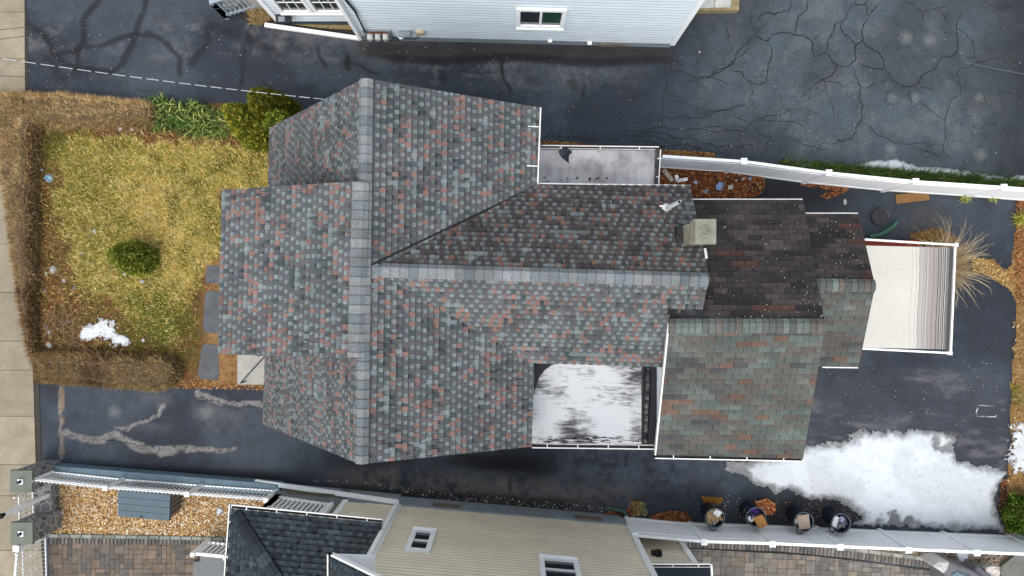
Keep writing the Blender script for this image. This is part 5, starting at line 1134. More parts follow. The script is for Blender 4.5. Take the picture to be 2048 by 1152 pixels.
# ---------------------------------------------------------------- hedge
def hedge():
    h = thing("hedge", "long brown winter hedge wrapped round the front lawn in a U", "hedge", (-14.3, 1.5, 0))
    zt = .5
    arms = [[(-40, 182), (120, 184), (306, 205), (306, 246), (70, 249), (58, 262), (57, 690), (64, 706), (320, 716), (345, 728), (350, 748), (338, 772), (300, 782), (70, 762), (42, 700), (26, 600), (10, 450), (-14, 300)]]
    pl = [(p.x, p.y) for p in PS(arms[0], zt)]
    st = .07; xs = [p[0] for p in pl]; ys = [p[1] for p in pl]; X, Y = np.meshgrid(np.arange(min(xs)-.1, max(xs)+.2, st), np.arange(min(ys)-.1, max(ys)+.2, st))
    d = sdist(X, Y, pl)+(fbm(X, Y, 2.2, 4)-.5)*.16; zz = np.where(d > 0, zt*np.clip(d/.14, 0, 1)**.5, 0)-.03+.26*(fbm(X, Y, 2.6, 2, 5)-.5)*(d > .1)
    ny, nx = X.shape; i = np.arange(nx*ny).reshape(ny, nx); Fc = np.column_stack([i[:-1, :-1].ravel(), i[:-1, 1:].ravel(), i[1:, 1:].ravel(), i[1:, :-1].ravel()])
    ok = (d > -st*1.5).ravel(); Fc = Fc[ok[Fc].all(axis=1)]; V = np.column_stack([X.ravel(), Y.ravel(), np.maximum(zz.ravel(), -.02)]); used, inv = np.unique(Fc, return_inverse=True)
    np_mesh("crown", V[used], inv.reshape(Fc.shape), None, M['brownhedge'], h, smooth=True)
    n = 85000; p = scatter(pl, n); dd = sdist(p[:, 0], p[:, 1], pl)+(fbm(p[:, 0], p[:, 1], 2.2, 4)-.5)*.16
    zz = zt*np.clip(dd/.14, 0.02, 1)**.5-.1+.26*(fbm(p[:, 0], p[:, 1], 2.6, 2, 5)-.5)*(dd > .1); zz = np.maximum(zz-rng.uniform(0, .18, n)*(rng.uniform(0, 1, n) < .5), .02)
    zz *= np.where(rng.uniform(0, 1, n) < .25, rng.uniform(.2, 1, n), 1)
    # twigs lean outward near the edge
    eps = .05; gx = (sdist(p[:, 0]+eps, p[:, 1], pl)-sdist(p[:, 0]-eps, p[:, 1], pl)); gy = (sdist(p[:, 0], p[:, 1]+eps, pl)-sdist(p[:, 0], p[:, 1]-eps, pl))
    az = np.where(dd < .2, np.arctan2(-gy, -gx)+rng.normal(0, .7, n), rng.uniform(0, 6.283, n))
    ph = 576-p[:, 1]/(H-zt)*F; pxx = p[:, 0]/(H-zt)*F+1024; pn = fbm(p[:, 0], p[:, 1], .8, 12)
    tan = shade_rand([S(228, 196, 142), S(206, 174, 118), S(240, 214, 164), S(180, 148, 100)], n, .45, 1.3); dk = shade_rand([S(172, 138, 92), S(144, 112, 74), S(194, 158, 108)], n, .45, 1.3)
    rd = shade_rand([S(104, 56, 34), S(120, 66, 40), S(86, 50, 34)], n, .75, 1.2)
    t = np.clip(sm(.35, .65, pn)+sm(330, 250, ph)*.4-sm(330, 480, ph)*sm(760, 680, ph)*.15, 0, 1); col = np.where((rng.uniform(0, 1, n) < .25+.6*t)[:, None], tan, dk)
    redz = sm(45, 15, np.hypot((pxx-188)/.9, (ph-745)))+sm(30, 8, np.hypot(pxx-20, (ph-580)*1.2))*.8; col = np.where((rng.uniform(0, 1, n) < redz*.9)[:, None], rd, col)
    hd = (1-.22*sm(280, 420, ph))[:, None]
    grz = sm(700, 740, ph); col = np.where((rng.uniform(0, 1, n) < grz*.4)[:, None], shade_rand([S(140, 126, 76), S(118, 108, 66)], n), col)
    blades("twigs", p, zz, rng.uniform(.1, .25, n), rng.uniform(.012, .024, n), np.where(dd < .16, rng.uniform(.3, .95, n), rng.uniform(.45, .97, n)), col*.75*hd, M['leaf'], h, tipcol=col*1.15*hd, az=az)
hedge()

# ---------------------------------------------------------------- conifers: sprays of scale leaves over a tapering body, trunk inside
def conifer(name, label, cat, base, prof, n, cols, lean=(0, 0), group=None, spray=(.05, .11), squash=1.0):
    """prof: (height fraction, radius) of the crown from bottom to tip"""
    hgt = prof[-1][0]; h = thing(name, label, cat, (base[0], base[1], 0), group)
    t = MB(); t.tube([(base[0], base[1], -.05), (base[0]+lean[0]*.5, base[1]+lean[1]*.5, hgt*.5), (base[0]+lean[0], base[1]+lean[1], hgt*.92)], [.06, .04, .012], 8); t.build("trunk", M['wood'], h)
    hs = np.array([a for a, b in prof]); rs = np.array([b for a, b in prof])
    zs = rng.uniform(hs[0], hs[-1], n*6); r = np.interp(zs, hs, rs); k = rng.uniform(0, max(rs), n*6) < r; zs, r = zs[k][:n], r[k][:n]; n = len(zs)
    a = rng.uniform(0, 6.283, n); lump = .78+.5*fbm(np.cos(a)*1.6+zs*1.3, np.sin(a)*1.6-zs*.8, 1.9, 6)
    dep = 1-.55*rng.uniform(0, 1, n)**2.2; rr = r*lump*dep; f = zs/hgt
    pos = np.column_stack([base[0]+lean[0]*f+np.cos(a)*rr, base[1]+lean[1]*f+np.sin(a)*rr*squash, zs])
    el = rng.uniform(.2, 1.1, n); aa = a+rng.normal(0, .45, n); D = np.column_stack([np.cos(aa)*np.cos(el), np.sin(aa)*np.cos(el), np.sin(el)]); L = rng.uniform(*spray, n)
    sd_ = np.cross(D, rng.normal(0, 1, (n, 3))); sd_ /= np.linalg.norm(sd_, axis=1)[:, None]; W = L*rng.uniform(.22, .4, n)
    V = np.empty((n, 4, 3)); V[:, 0] = pos; V[:, 1] = pos+D*(L*.55)[:, None]+sd_*W[:, None]; V[:, 2] = pos+D*L[:, None]; V[:, 3] = pos+D*(L*.55)[:, None]-sd_*W[:, None]
    cl = fbm(np.cos(a)*2+zs*2, np.sin(a)*2+zs, 2.2, 8); pick_ = np.clip((cl-.3)*2.2+rng.normal(0, .2, n), 0, .999); c = np.array(cols)[(pick_*len(cols)).astype(int)]*rng.uniform(.7, 1.25, n)[:, None]
    np_mesh("crown", V.reshape(-1, 3), np.arange(4*n).reshape(n, 4), np.repeat(c, 4, axis=0), M['leaf'], h); return h
def gp(a, b): q = P(a, b, 0); return (q.x, q.y)
GRN = [S(116, 128, 48), S(150, 160, 64), S(174, 178, 78), S(136, 146, 60)]; YEL = [S(104, 120, 34), S(142, 150, 50), S(176, 172, 66), S(120, 132, 44), S(192, 174, 72)]; BRG = [S(84, 112, 36), S(108, 138, 50), S(130, 158, 66)]
conifer("small_conifer", "rounded dark green dwarf conifer standing alone on the lawn", "conifer", gp(290, 521), [(.02, .36), (.25, .45), (.6, .42), (1.0, .3), (1.35, .15), (1.65, .02)], 9000, GRN, (-.08, .16))
conifer("corner_conifer", "yellow green conifer at the house corner pointing towards the leafy plants", "conifer", gp(536, 268), [(.05, .4), (.5, .6), (1.1, .52), (1.8, .34), (2.5, .15), (2.9, .02)], 10000, YEL, (-.05, .0))
conifer("corner_conifer", "green conifer by the house corner with its tip against the upper driveway", "conifer", gp(583, 246), [(.05, .3), (.6, .5), (1.4, .45), (2.2, .32), (2.8, .14), (3.1, .02)], 9000, [S(84, 88, 26), S(112, 112, 34), S(142, 138, 48), S(98, 100, 32)], (.0, .0))
conifer("round_shrub", "small bright green round shrub touching the roof edge beside the conifers", "shrub", (P(551, 243, 2.4).x, P(551, 243, 2.4).y), [(.2, .1), (1.8, .2), (2.15, .30), (2.4, .26), (2.6, .1)], 3500, [S(100, 114, 34), S(124, 138, 46), S(144, 152, 56)])
conifer("boundary_shrub", "bright green dense shrub at the end of the long white fence", "shrub", gp(2030, 1022), [(.02, .4), (.3, .55), (.6, .5), (.9, .3), (1.05, .05)], 5000, BRG)
# strap leaved plants
def strap_plant(name, label, at, r, n, cols, L=(.18, .4), cat="plant", group=None, w=(.018, .035)):
    c = gp(*at); h = thing(name, label, cat, (c[0], c[1], 0), group); a = rng.uniform(0, 6.283, n); q = r*np.sqrt(rng.uniform(0, 1, n)); p = np.column_stack([c[0]+q*np.cos(a), c[1]+q*np.sin(a)*.8])
    ln = rng.uniform(*L, n); az = rng.uniform(0, 6.283, n); zz = rng.uniform(.02, .25, n)*min(1, L[1]*2.5); wd = rng.uniform(*w, n); col = shade_rand(cols, n, .6, 1.3)
    # arching blades in two joints
    d = np.column_stack([np.cos(az), np.sin(az)]); s = np.column_stack([-np.sin(az), np.cos(az)])*(wd/2)[:, None]; ri = rng.uniform(.15, .55, n)
    V = np.empty((n, 5, 3)); b = p; m = p+d*(ln*.5)[:, None]; t = p+d*(ln*.98)[:, None]; zm = zz+ln*ri; ztp = zz+ln*ri*rng.uniform(.3, 1.1, n)
    V[:, 0, :2] = b-s*.5; V[:, 1, :2] = b+s*.5; V[:, 2, :2] = m+s; V[:, 3, :2] = m-s; V[:, 4, :2] = t; V[:, 0, 2] = V[:, 1, 2] = zz; V[:, 2, 2] = V[:, 3, 2] = zm; V[:, 4, 2] = ztp
    i = np.arange(n)*5; Fc = np.vstack([np.column_stack([i, i+1, i+2]), np.column_stack([i, i+2, i+3]), np.column_stack([i+3, i+2, i+4])])
    np_mesh("leaves", V.reshape(-1, 3), Fc, np.repeat(col, 5, axis=0), M['leaf'], h); return h
SG = [S(58, 86, 32), S(78, 106, 42), S(48, 70, 28), S(120, 138, 66), S(160, 164, 92), S(40, 58, 24)]
GPL = "leafy plants between the brown hedge and the conifers"
strap_plant("leafy_plant", "bright green lance leaved plant at the end of the brown hedge", (330, 232), .45, 900, SG, group=GPL)
strap_plant("leafy_plant", "low lance leaved green plant against the pale driveway edging", (392, 243), .5, 900, SG, group=GPL)
strap_plant("leafy_plant", "lance leaved green plant growing next to the yellow green conifer", (442, 252), .4, 700, SG+[S(120, 96, 60)], group=GPL)
strap_plant("grass_tuft", "small green tuft at the foot of the white fence facing the brown mat", (1925, 396), .08, 70, [S(150, 160, 70), S(110, 128, 50), S(190, 180, 110)], (.12, .3), "grass tuft", w=(.012, .02))
strap_plant("grass_tuft", "smaller yellow green tuft near the corner of yard and white fence", (1983, 397), .06, 45, [S(176, 176, 90), S(140, 150, 66)], (.1, .22), "grass tuft", w=(.012, .02))
strap_plant("grass_tuft", "yellow green grass tuft in the dry strip at the yard's far edge", (2034, 440), .1, 90, [S(150, 150, 50), S(186, 176, 80), S(110, 122, 40)], (.15, .35), "grass tuft", w=(.012, .02))
# row of monkey grass behind the fence
def strip_plants():
    line = PS([(1560, 325), (1660, 337), (1760, 350), (1860, 358), (1960, 365), (2120, 378)], 0); n = 5200; seg = rng.integers(0, 5, n); t = rng.uniform(0, 1, n); A = np.array([tuple(p) for p in line])
    p = A[seg]*(1-t[:, None])+A[seg+1]*t[:, None]; px = p[:, 0]/H*F+1024; wd = np.interp(px, [1560, 1640, 1760, 2048], [.05, .1, .17, .2]); p[:, 1] += rng.uniform(-1, 1, n)*wd
    k = rng.uniform(0, 1, n) < np.interp(px, [1560, 1650, 1720], [.3, .6, 1]); p = p[k]; n = len(p)
    o = blades("border_grass", p[:, :2], .03, rng.uniform(.15, .34, n), rng.uniform(.014, .026, n), rng.uniform(.4, .95, n), shade_rand([S(74, 104, 44), S(60, 88, 38), S(96, 124, 54), S(136, 146, 74), S(48, 70, 34)], n, .6, 1.3), M['leaf'])
    tag(o, "green evergreen border grass growing along the court side of the white fence", "grass", kind="stuff")
strip_plants()

# ---------------------------------------------------------------- snow
def snow(name, poly, label, st=.035, hmax=.09, edge=.28, nz=.3, dirt=(), z=.006, seed=2, thin=.0):
    pl = px_to_g(poly); xs = [p[0] for p in pl]; ys = [p[1] for p in pl]; X, Y = np.meshgrid(np.arange(min(xs)-.1, max(xs)+.1, st), np.arange(min(ys)-.1, max(ys)+.1, st))
    d = sdist(X, Y, pl); d = d+(fbm(X, Y, 2.6, seed, 5)-.5)*nz+((fbm(X, Y, 9, seed+4, 4)-.5)*nz*.9+(fbm(X, Y, 24, seed+6, 2)-.5)*nz*.5)*sm(.5, .1, np.abs(d)); th = np.clip((d-thin)/edge, 0, 1)
    for a, b, r, k in dirt: q = gp(a, b); th = th*(1-k*sm(r, r*.2, np.hypot(X-q[0], Y-q[1])+(fbm(X, Y, 5, 9)-.5)*r*1.4))
    zz = z+hmax*th**.7*(.55+.9*fbm(X, Y, 1.6, seed+1)+.5*(fbm(X, Y, 6, seed+3)-.5)); ny, nx = X.shape; i = np.arange(nx*ny).reshape(ny, nx)
    Fc = np.column_stack([i[:-1, :-1].ravel(), i[:-1, 1:].ravel(), i[1:, 1:].ravel(), i[1:, :-1].ravel()]); ok = ((d > 0)&(th > .015)).ravel(); Fc = Fc[ok[Fc].all(axis=1)]
    t = (sm(.1, 1.0, th+(fbm(X, Y, 5, 31)-.5)*.4)*(.8+.2*sm(.35, .6, fbm(X, Y, 1.3, 71)))).ravel(); grey = np.array(S(128, 130, 132)); c = lerpc(grey*.8, S(197, 203, 208), t)
    dk = sm(.8, .86, fbm(X, Y, 11, 17)).ravel(); c = lerpc(c, S(110, 100, 90), dk*.7)
    V = np.column_stack([X.ravel(), Y.ravel(), zz.ravel()]); used, inv = np.unique(Fc, return_inverse=True); o = np_mesh(name, V[used], inv.reshape(Fc.shape), c[used], M['snow'], smooth=True)
    return tag(o, label, "snow", kind="stuff")
snow("snow", [(1450, 938), (1453, 923), (1504, 918), (1560, 905), (1605, 888), (1628, 889), (1651, 882), (1680, 888), (1703, 877), (1690, 868), (1709, 860), (1732, 857), (1749, 864), (1781, 860), (1830, 857), (1866, 860), (1902, 868), (1923, 872), (1916, 881), (1900, 889), (1913, 905), (1916, 921), (1934, 917), (1954, 930), (1983, 934), (2013, 940), (2014, 954), (2000, 964), (1994, 987), (1993, 1023), (2006, 1049), (2009, 1064), (1934, 1060), (1869, 1058), (1820, 1056), (1771, 1053), (1706, 1051), (1703, 1042), (1722, 1039), (1719, 1029), (1700, 1014), (1673, 1003), (1634, 1000), (1608, 996), (1589, 988), (1574, 979), (1554, 992), (1543, 990), (1536, 974), (1510, 970), (1488, 956), (1468, 948)],
     "big patch of melting white snow behind the trash cans", st=.028, nz=.2, edge=.3, dirt=[(1870, 884, .22, .95), (1892, 897, .26, .8), (1784, 1034, .3, .95), (1815, 1040, .2, .9), (1752, 1038, .2, .5), (1480, 935, .5, .75), (1545, 985, .35, .8), (1712, 866, .2, .5)])
snow("snow", [(1490, 324), (1520, 322), (1560, 330), (1600, 322), (1650, 334), (1700, 333), (1745, 320), (1790, 316), (1830, 332), (1890, 335), (1960, 346), (2010, 352), (2030, 349), (2100, 348), (2100, 368), (1960, 362), (1860, 352), (1760, 340), (1660, 342), (1580, 334)], "thin ribbon of old snow along the green border grass", nz=.1, edge=.12, hmax=.05)
snow("snow", [(160, 650), (176, 645), (192, 650), (200, 640), (196, 632), (206, 633), (220, 646), (232, 645), (240, 660), (254, 668), (260, 684), (250, 692), (226, 688), (205, 680), (190, 684), (168, 676)], "small bright snow patch melting on the lawn", st=.025, nz=.3, edge=.1, hmax=.05, z=.05)
snow("snow", [(2016, 866), (2030, 852), (2060, 850), (2060, 950), (2016, 948), (2012, 925), (2022, 900)], "patchy snow over dry leaves at the yard's edge", st=.028, nz=.6, edge=.15, hmax=.05, z=.03)
for i, (a, b, r, lb) in enumerate([(440, 1022, 9, "snow scrap on the yellow gravel by the black porch roof"), (128, 1025, 4, "tiny snow scrap on yellow gravel near the white post"), (1922, 1108, 15, "rounded snow lump on brown gravel behind the white fence"), (140, 642, 6, "snow scrap beside the brush pile"), (288, 680, 5, "snow crumbs on the lawn near the short hedge arm"), (236, 655, 4, "snow crumbs at the edge of the bright lawn patch")]):
    snow("snow_scrap", [(a+r*U(.7, 1.2)*math.cos(t), b+r*U(.6, 1.1)*math.sin(t)) for t in np.linspace(0, 5.7, 9)], lb, st=.02, nz=.08, edge=.06, hmax=.04, z=.04)
snow("snow", [(1956, 809), (1989, 811), (1989, 813), (1958, 812), (1952, 818), (1950, 825), (1954, 834), (1992, 835), (1994, 828), (1989, 832), (1955, 832), (1953, 826), (1958, 814)], "faint square outline of snow left on the asphalt", st=.012, nz=.01, edge=.03, hmax=.01)
# ---------------------------------------------------------------- dry strip at the right edge
def right_strip():
    def c(px, py, x, y):
        n = fbm(x, y, 1.5, 4); k = lerpc(S(120, 92, 58), S(150, 116, 66), n); k = lerpc(k, S(110, 104, 46), sm(.5, .65, fbm(x, y, 1.2, 19))*sm(600, 640, py)*.7); return lerpc(k, S(124, 72, 44), sm(600, 560, py)*.4)
    poly = [(2036, 392), (2040, 430), (2028, 470), (2024, 520), (2015, 545), (1985, 520), (1960, 515), (1950, 540), (1990, 560), (2022, 580), (2032, 610), (2030, 680), (2024, 740), (2020, 800), (2022, 900), (2014, 960), (2008, 1066), (2200, 1075), (2200, 385)]
    soil_sheet("dry_border", poly, .008, c)
    pts = scatter(px_to_g(poly), 26000); px = pts[:, 0]/H*F+1024; py = 576-pts[:, 1]/H*F; k = (px < 2100); pts, px, py = pts[k], px[k], py[k]; n = len(pts)
    col = shade_rand([S(200, 166, 108), S(176, 138, 84), S(150, 112, 66), S(214, 186, 130)], n); g_ = (rng.uniform(0, 1, n) < sm(.45, .6, fbm(pts[:, 0], pts[:, 1], 1.2, 19))*sm(600, 640, py)*.7); col = np.where(g_[:, None], shade_rand([S(128, 130, 50), S(104, 112, 42)], n), col)
    tag(blades("dry_grass", pts, .02, rng.uniform(.06, .16, n), rng.uniform(.008, .016, n), rng.uniform(.6, .98, n), col, M['leaf']), "dry tan grass along the far edge of the rear yard", "grass", kind="stuff")
    leaves("dead_leaves", "orange dead leaves over the dry strip at the far edge of the yard", [(2030, 395), (2060, 395), (2060, 620), (2034, 610), (2024, 545), (2030, 470)], 900, (.025, .055), z=.03)
    leaves("dead_leaves", "scattered pale leaves in the dry strip near the green boundary shrub", [(2024, 640), (2060, 640), (2060, 990), (2012, 1060), (2004, 1000), (2022, 900)], 700, (.02, .045), [S(170, 130, 90), S(140, 96, 60), S(196, 170, 130), S(110, 70, 44)], z=.03)
    leaves("dead_leaves", "dark leaf litter between the snow patch and the green boundary shrub", [(2000, 960), (2012, 955), (2020, 1050), (2010, 1062), (1996, 1020)], 500, (.02, .04), [S(60, 50, 44), S(120, 80, 50), S(170, 110, 70), S(40, 36, 34)], z=.02)
right_strip()
# ornamental grass behind the awning
def fountain_grass():
    c = gp(1882, 530); h = thing("fountain_grass", "big dry straw coloured grass clump spilling out beside the awning", "grass clump", (c[0], c[1], 0)); mb = MB(); vs = []
    n = 1100; a = rng.uniform(0, 6.283, n); q = .45*np.sqrt(rng.uniform(0, 1, n)); p = np.column_stack([c[0]+q*np.cos(a), c[1]+q*np.sin(a)]); 
    blades("leaves", p, .02, rng.uniform(.25, .75, n), rng.uniform(.012, .024, n), rng.uniform(.4, .95, n), shade_rand([S(196, 172, 126), S(166, 140, 98), S(138, 112, 74), S(210, 190, 150)], n, .55, 1.15), M['leaf'], h, az=a+rng.normal(0, .5, n))
    for k in range(260):
        t = U(0, 6.283); L = U(.35, 1.05); r0 = U(.1, .5); d = Vector((math.cos(t), math.sin(t), 0)); b = Vector((c[0], c[1], .05))+d*r0; sw = Vector((-d.y, d.x, 0))*U(-.15, .15); cc = tuple(np.array(S(206, 188, 152))*U(.55, 1.15))
        mb.tube([b, b+d*L*.45+Vector((0, 0, L*.42)), b+d*L*.8+sw*.6+Vector((0, 0, L*.5)), b+d*L*1.05+sw*1.4+Vector((0, 0, L*U(.3, .5)))], [.005, .004, .0035, .002], 4, cc)
    mb.build("stems", M['attr'], h)
fountain_grass()
leaves("dead_leaves", "tan grass clippings spread from the straw clump to the dry border", [(1940, 515), (1975, 520), (2010, 545), (2018, 580), (1990, 560), (1962, 545), (1945, 548)], 900, (.02, .05), [S(206, 176, 116), S(178, 144, 88), S(150, 116, 68)], z=.02, pile=.05)
p_ = scatter(px_to_g([(1820, 470), (1870, 458), (1910, 480), (1908, 492), (1820, 488)]), 1500); tag(blades("dry_grass", p_, .02, rng.uniform(.1, .25, 1500), rng.uniform(.01, .02, 1500), rng.uniform(.5, .95, 1500), shade_rand([S(186, 150, 90), S(150, 112, 64), S(120, 90, 54)], 1500), M['leaf']), "tangled dry grass between the awning and the rear asphalt", "grass", kind="stuff")
# leaf drifts
leaves("dead_leaves", "deep rust coloured leaf drift with litter in the corner by the white fence", [(1322, 338), (1400, 341), (1480, 347), (1525, 354), (1530, 374), (1512, 393), (1460, 397), (1330, 395), (1310, 372)], 5200, (.025, .055), z=.015, pile=.07)
leaves("dead_leaves", "thin line of leaves at the foot of the white fence beside the dark yard", [(1600, 362), (1700, 373), (1690, 384), (1650, 400), (1640, 392), (1668, 380), (1600, 370)], 420, (.02, .045))
leaves("dead_leaves", "orange leaves and moss between the grey flat roof and cracked asphalt", [(1078, 282), (1130, 284), (1200, 291), (1330, 300), (1430, 306), (1430, 316), (1322, 308), (1300, 302), (1078, 296)], 1700, (.015, .035), ORANGE+[S(150, 140, 60), S(176, 150, 70)])
leaves("dead_leaves", "heaped orange leaves between the two left trash cans", [(1508, 1003), (1530, 995), (1546, 1005), (1548, 1020), (1532, 1026), (1516, 1020)], 380, (.03, .06), [S(210, 140, 90), S(190, 112, 66), S(226, 170, 126), S(160, 92, 54)], pile=.12)
leaves("dead_leaves", "tan needles around the base of the trash cans", [(1403, 992), (1444, 996), (1440, 1008), (1408, 1004)], 260, (.02, .04), [S(180, 130, 60), S(150, 104, 46)], pile=.03)
leaves("dead_leaves", "rusty leaf drift against the beige house end of the white fence", [(1300, 1032), (1340, 1020), (1372, 1024), (1384, 1038), (1380, 1043), (1300, 1038)], 900, (.02, .045), pile=.05)
leaves("dead_leaves", "leaves caught round the green pipe at the beige house corner", [(1205, 1026), (1225, 1018), (1252, 1024), (1262, 1000), (1280, 1000), (1276, 1030), (1250, 1038), (1210, 1034)], 420, (.02, .04))
leaves("dead_leaves", "mossy scraps beside the beige house corner on the asphalt", [(1262, 1000), (1290, 1006), (1296, 1030), (1266, 1032)], 260, (.02, .04), [S(150, 140, 90), S(120, 120, 90), S(176, 160, 110)])
# ---------------------------------------------------------------- stepping stones
for i, (q, lb) in enumerate([([(414, 531), (455, 529), (455, 569), (412, 566)], "short dark stepping stone farthest from the entry step, half under the dormer eave"), ([(411, 588), (418, 581), (455, 581), (455, 668), (412, 666), (407, 652)], "long dark stepping stone between the two shorter ones"), ([(405, 692), (412, 686), (438, 690), (440, 752), (434, 762), (400, 757), (396, 748)], "dark stepping stone nearest the lower driveway")]):
    mb = MB(); pts = PS(q, 0)[::-1]; c = sum(pts, Vector((0, 0, 0)))/len(pts); n = len(pts); t = [p+(c-p)*.03+up*.045 for p in pts]
    mb.mesh(pts+t, [tuple(range(n, 2*n))]+[(k, (k+1) % n, n+(k+1) % n, n+k) for k in range(n)]); mb.build("stepping_stone", M['slate'], label=lb, cat="stepping stone", group="stepping stones by the front wall")
# ---------------------------------------------------------------- trash cans
def can():
    h = thing("trash_can", "x", "trash can", (0, 0, 0), "open trash cans along the white fence"); mb = MB(); mb.lathe([(0, .01), (.2, 0), (.215, .05), (.25, .74), (.27, .745), (.272, .78), (.255, .785), (.245, .77), (.24, .74), (.21, .1), (0, .08)], n=28); mb.build("body", M['bluebin'], h, True)
    mb = MB(); mb.lathe([(.268, .755), (.282, .765), (.282, .79), (.262, .795), (.256, .78)], n=28); mb.build("rim", mat("worn_bin_rim", (.09, .11, .13), .45, noise=.2), h, True)
    for s in (1, -1):
        mb = MB(); mb.tube([(s*.26, -.09, .7), (s*.34, -.08, .72), (s*.36, 0, .73), (s*.34, .08, .72), (s*.26, .09, .7)], .016, 8); mb.build("handle", M['black'], h, True)
    return h
proto = can()
def copy_tree(o, par=None):
    c = o.copy(); COL.objects.link(c); c.parent = par
    for ch in list(o.children): copy_tree(ch, c)
    return c
cans = []
for i, (a, b, rz, lb) in enumerate([(1430, 1036, 1.45, "trash can filled with tan cardboard and white paper, nearest the beige house"), (1512, 1034, 2.6, "trash can with purple bags and a brown carton sticking over its rim"), (1608, 1044, 1.25, "trash can topped by a grey corrugated box"), (1682, 1047, .7, "dark blue trash can holding a grey bag, nearest the snow patch")]):
    o = proto if i == 0 else copy_tree(proto); q = P(a, b, .78); o.location = (q.x, q.y, 0); o.rotation_euler = (0, 0, rz); o["label"] = lb; cans.append((q.x, q.y))
def crumple(name, label, cat, at, size, col, amp=.35, asp=1.0, m=None, group=None, rz=None, z=None, seg=7):
    """a crumpled sheet: paper, bag, film"""
    c = at if len(at) == 3 else P(at[0], at[1], .03); c = Vector(c); rz = U(0, 6.28) if rz is None else rz; mb = MB(); ca, sa = math.cos(rz), math.sin(rz); pts = []; cc = []
    for i in range(seg):
        for j in range(seg):
            u, v = (i/(seg-1)-.5)*size*asp, (j/(seg-1)-.5)*size; u += U(-.12, .12)*size; v += U(-.12, .12)*size; edge = 1-.35*((abs(i/(seg-1)-.5)*2)**4*(abs(j/(seg-1)-.5)*2)**2)
            u *= edge; v *= edge; pts.append((c.x+u*ca-v*sa, c.y+u*sa+v*ca, c.z+abs(random.gauss(0, 1))*amp*size*.5)); f = U(.85, 1.05); k = random.choice(col) if isinstance(col, list) else col; cc.append(tuple(x*f for x in k))
    fs = [(i*seg+j, i*seg+j+1, (i+1)*seg+j+1, (i+1)*seg+j) for i in range(seg-1) for j in range(seg-1)]; mb.mesh(pts, fs); mb.c = cc
    return mb.build(name, m or M['attr'], None, False, label, cat, group)
W1 = S(196, 200, 202); 
def carton(name, label, c, sx, sy, sz, rz, col, cat="box", tilt=0):
    mb = MB(); ca, sa = math.cos(rz), math.sin(rz); f = lambda u, v, w_: (c[0]+u*ca-v*sa, c[1]+u*sa+v*ca, c[2]+w_+u*tilt)
    mb.hexa([f(-sx, -sy, 0), f(sx, -sy, 0), f(sx, sy, 0), f(-sx, sy, 0)], [f(-sx, -sy, sz), f(sx, -sy, sz), f(sx, sy, sz), f(-sx, sy, sz)], col)
    for k in range(5): v = -sy+2*sy*(k+.5)/5; p, q = f(-sx*.95, v, sz+.003), f(sx*.95, v, sz+.003); mb.bar(p, q, .008, .004, tuple(x*.8 for x in col))
    return mb.build(name, M['attr'], None, False, label, cat)
x, y = cans[0]; crumple("cardboard", "crumpled tan cardboard heaped in the trash can nearest the beige house", "cardboard", (x-.03, y-.0, .68), .4, [S(186, 160, 116), S(166, 140, 100), S(200, 176, 136)], .3); crumple("paper_bag", "white paper on top of the cardboard in the first trash can", "paper", (x+.07, y+.13, .76), .2, S(224, 228, 232), .3); crumple("paper_scrap", "torn striped paper by the rim of the first trash can", "paper", (x-.04, y-.15, .74), .14, [W1, S(90, 70, 60)], .2)
x, y = cans[1]; crumple("plastic_bag", "purple and black bags inside the second trash can", "bag", (x-.02, y+.08, .68), .3, [S(74, 44, 140), S(40, 30, 60), S(20, 20, 28)], .35); crumple("paper_bag", "white paper bag inside the trash can with purple bags", "bag", (x-.12, y-.06, .7), .2, S(214, 220, 218), .25); carton("carton", "brown cardboard carton leaning out of the second trash can", (x+.12, y-.12, .66), .13, .17, .16, .5, S(168, 124, 72), tilt=.25)
x, y = cans[2]; carton("carton", "flat grey corrugated carton lying across the third trash can", (x, y-.0, .7), .16, .2, .08, .12, S(168, 152, 138)); crumple("paper_scrap", "pale scrap beside the corrugated carton", "paper", (x-.16, y+.0, .72), .14, S(200, 190, 180), .3)
x, y = cans[3]; crumple("plastic_bag", "grey plastic bag inside the dark blue trash can", "bag", (x+.02, y-.02, .66), .34, [S(110, 114, 120), S(130, 134, 140), S(70, 72, 84)], .3); carton("carton", "white box flap inside the dark blue trash can", (x-.14, y+.04, .7), .07, .15, .05, -.35, S(206, 212, 212)); crumple("wrapper", "blue and white wrapper inside the dark blue trash can", "wrapper", (x+.02, y+.1, .74), .16, [S(60, 60, 150), W1], .3)
# ---------------------------------------------------------------- lid, mat, green pipe, pipes
q = P(1762, 433, .05); lid = thing("round_lid", "round black lid with curved ribs lying on the rear asphalt", "lid", (q.x, q.y, 0)); mb = MB(); mb.lathe([(0, .035), (.2, .04), (.235, .03), (.25, .055), (.27, .055), (.285, 0)], (q.x, q.y, .005), 32); mb.build("lid_disc", M['black'], lid, True)
for s in (1, -1):
    mb = MB(); pts = [Vector((q.x+s*(.03+.1*(t*t)), q.y+.2*t, .05))+Vector((.06*t, 0, 0)) for t in np.linspace(-1, 1, 9)]; mb.tube(pts, .014, 6); mb.build("rib", mat("scuffed_black", (.07, .075, .08), .5), lid, True)
mb = MB(); pts = PS([(1790, 389), (1856, 384), (1859, 400), (1793, 408)], .03)[::-1]; mb.prism(pts, .012, .045); mm = mb.build("door_mat", mat("brown_coir", S(136, 102, 64), .95, noise=.2, nscale=14, fine=.25, bump=.4), label="brown coir mat lying crooked on the rear asphalt", cat="mat")
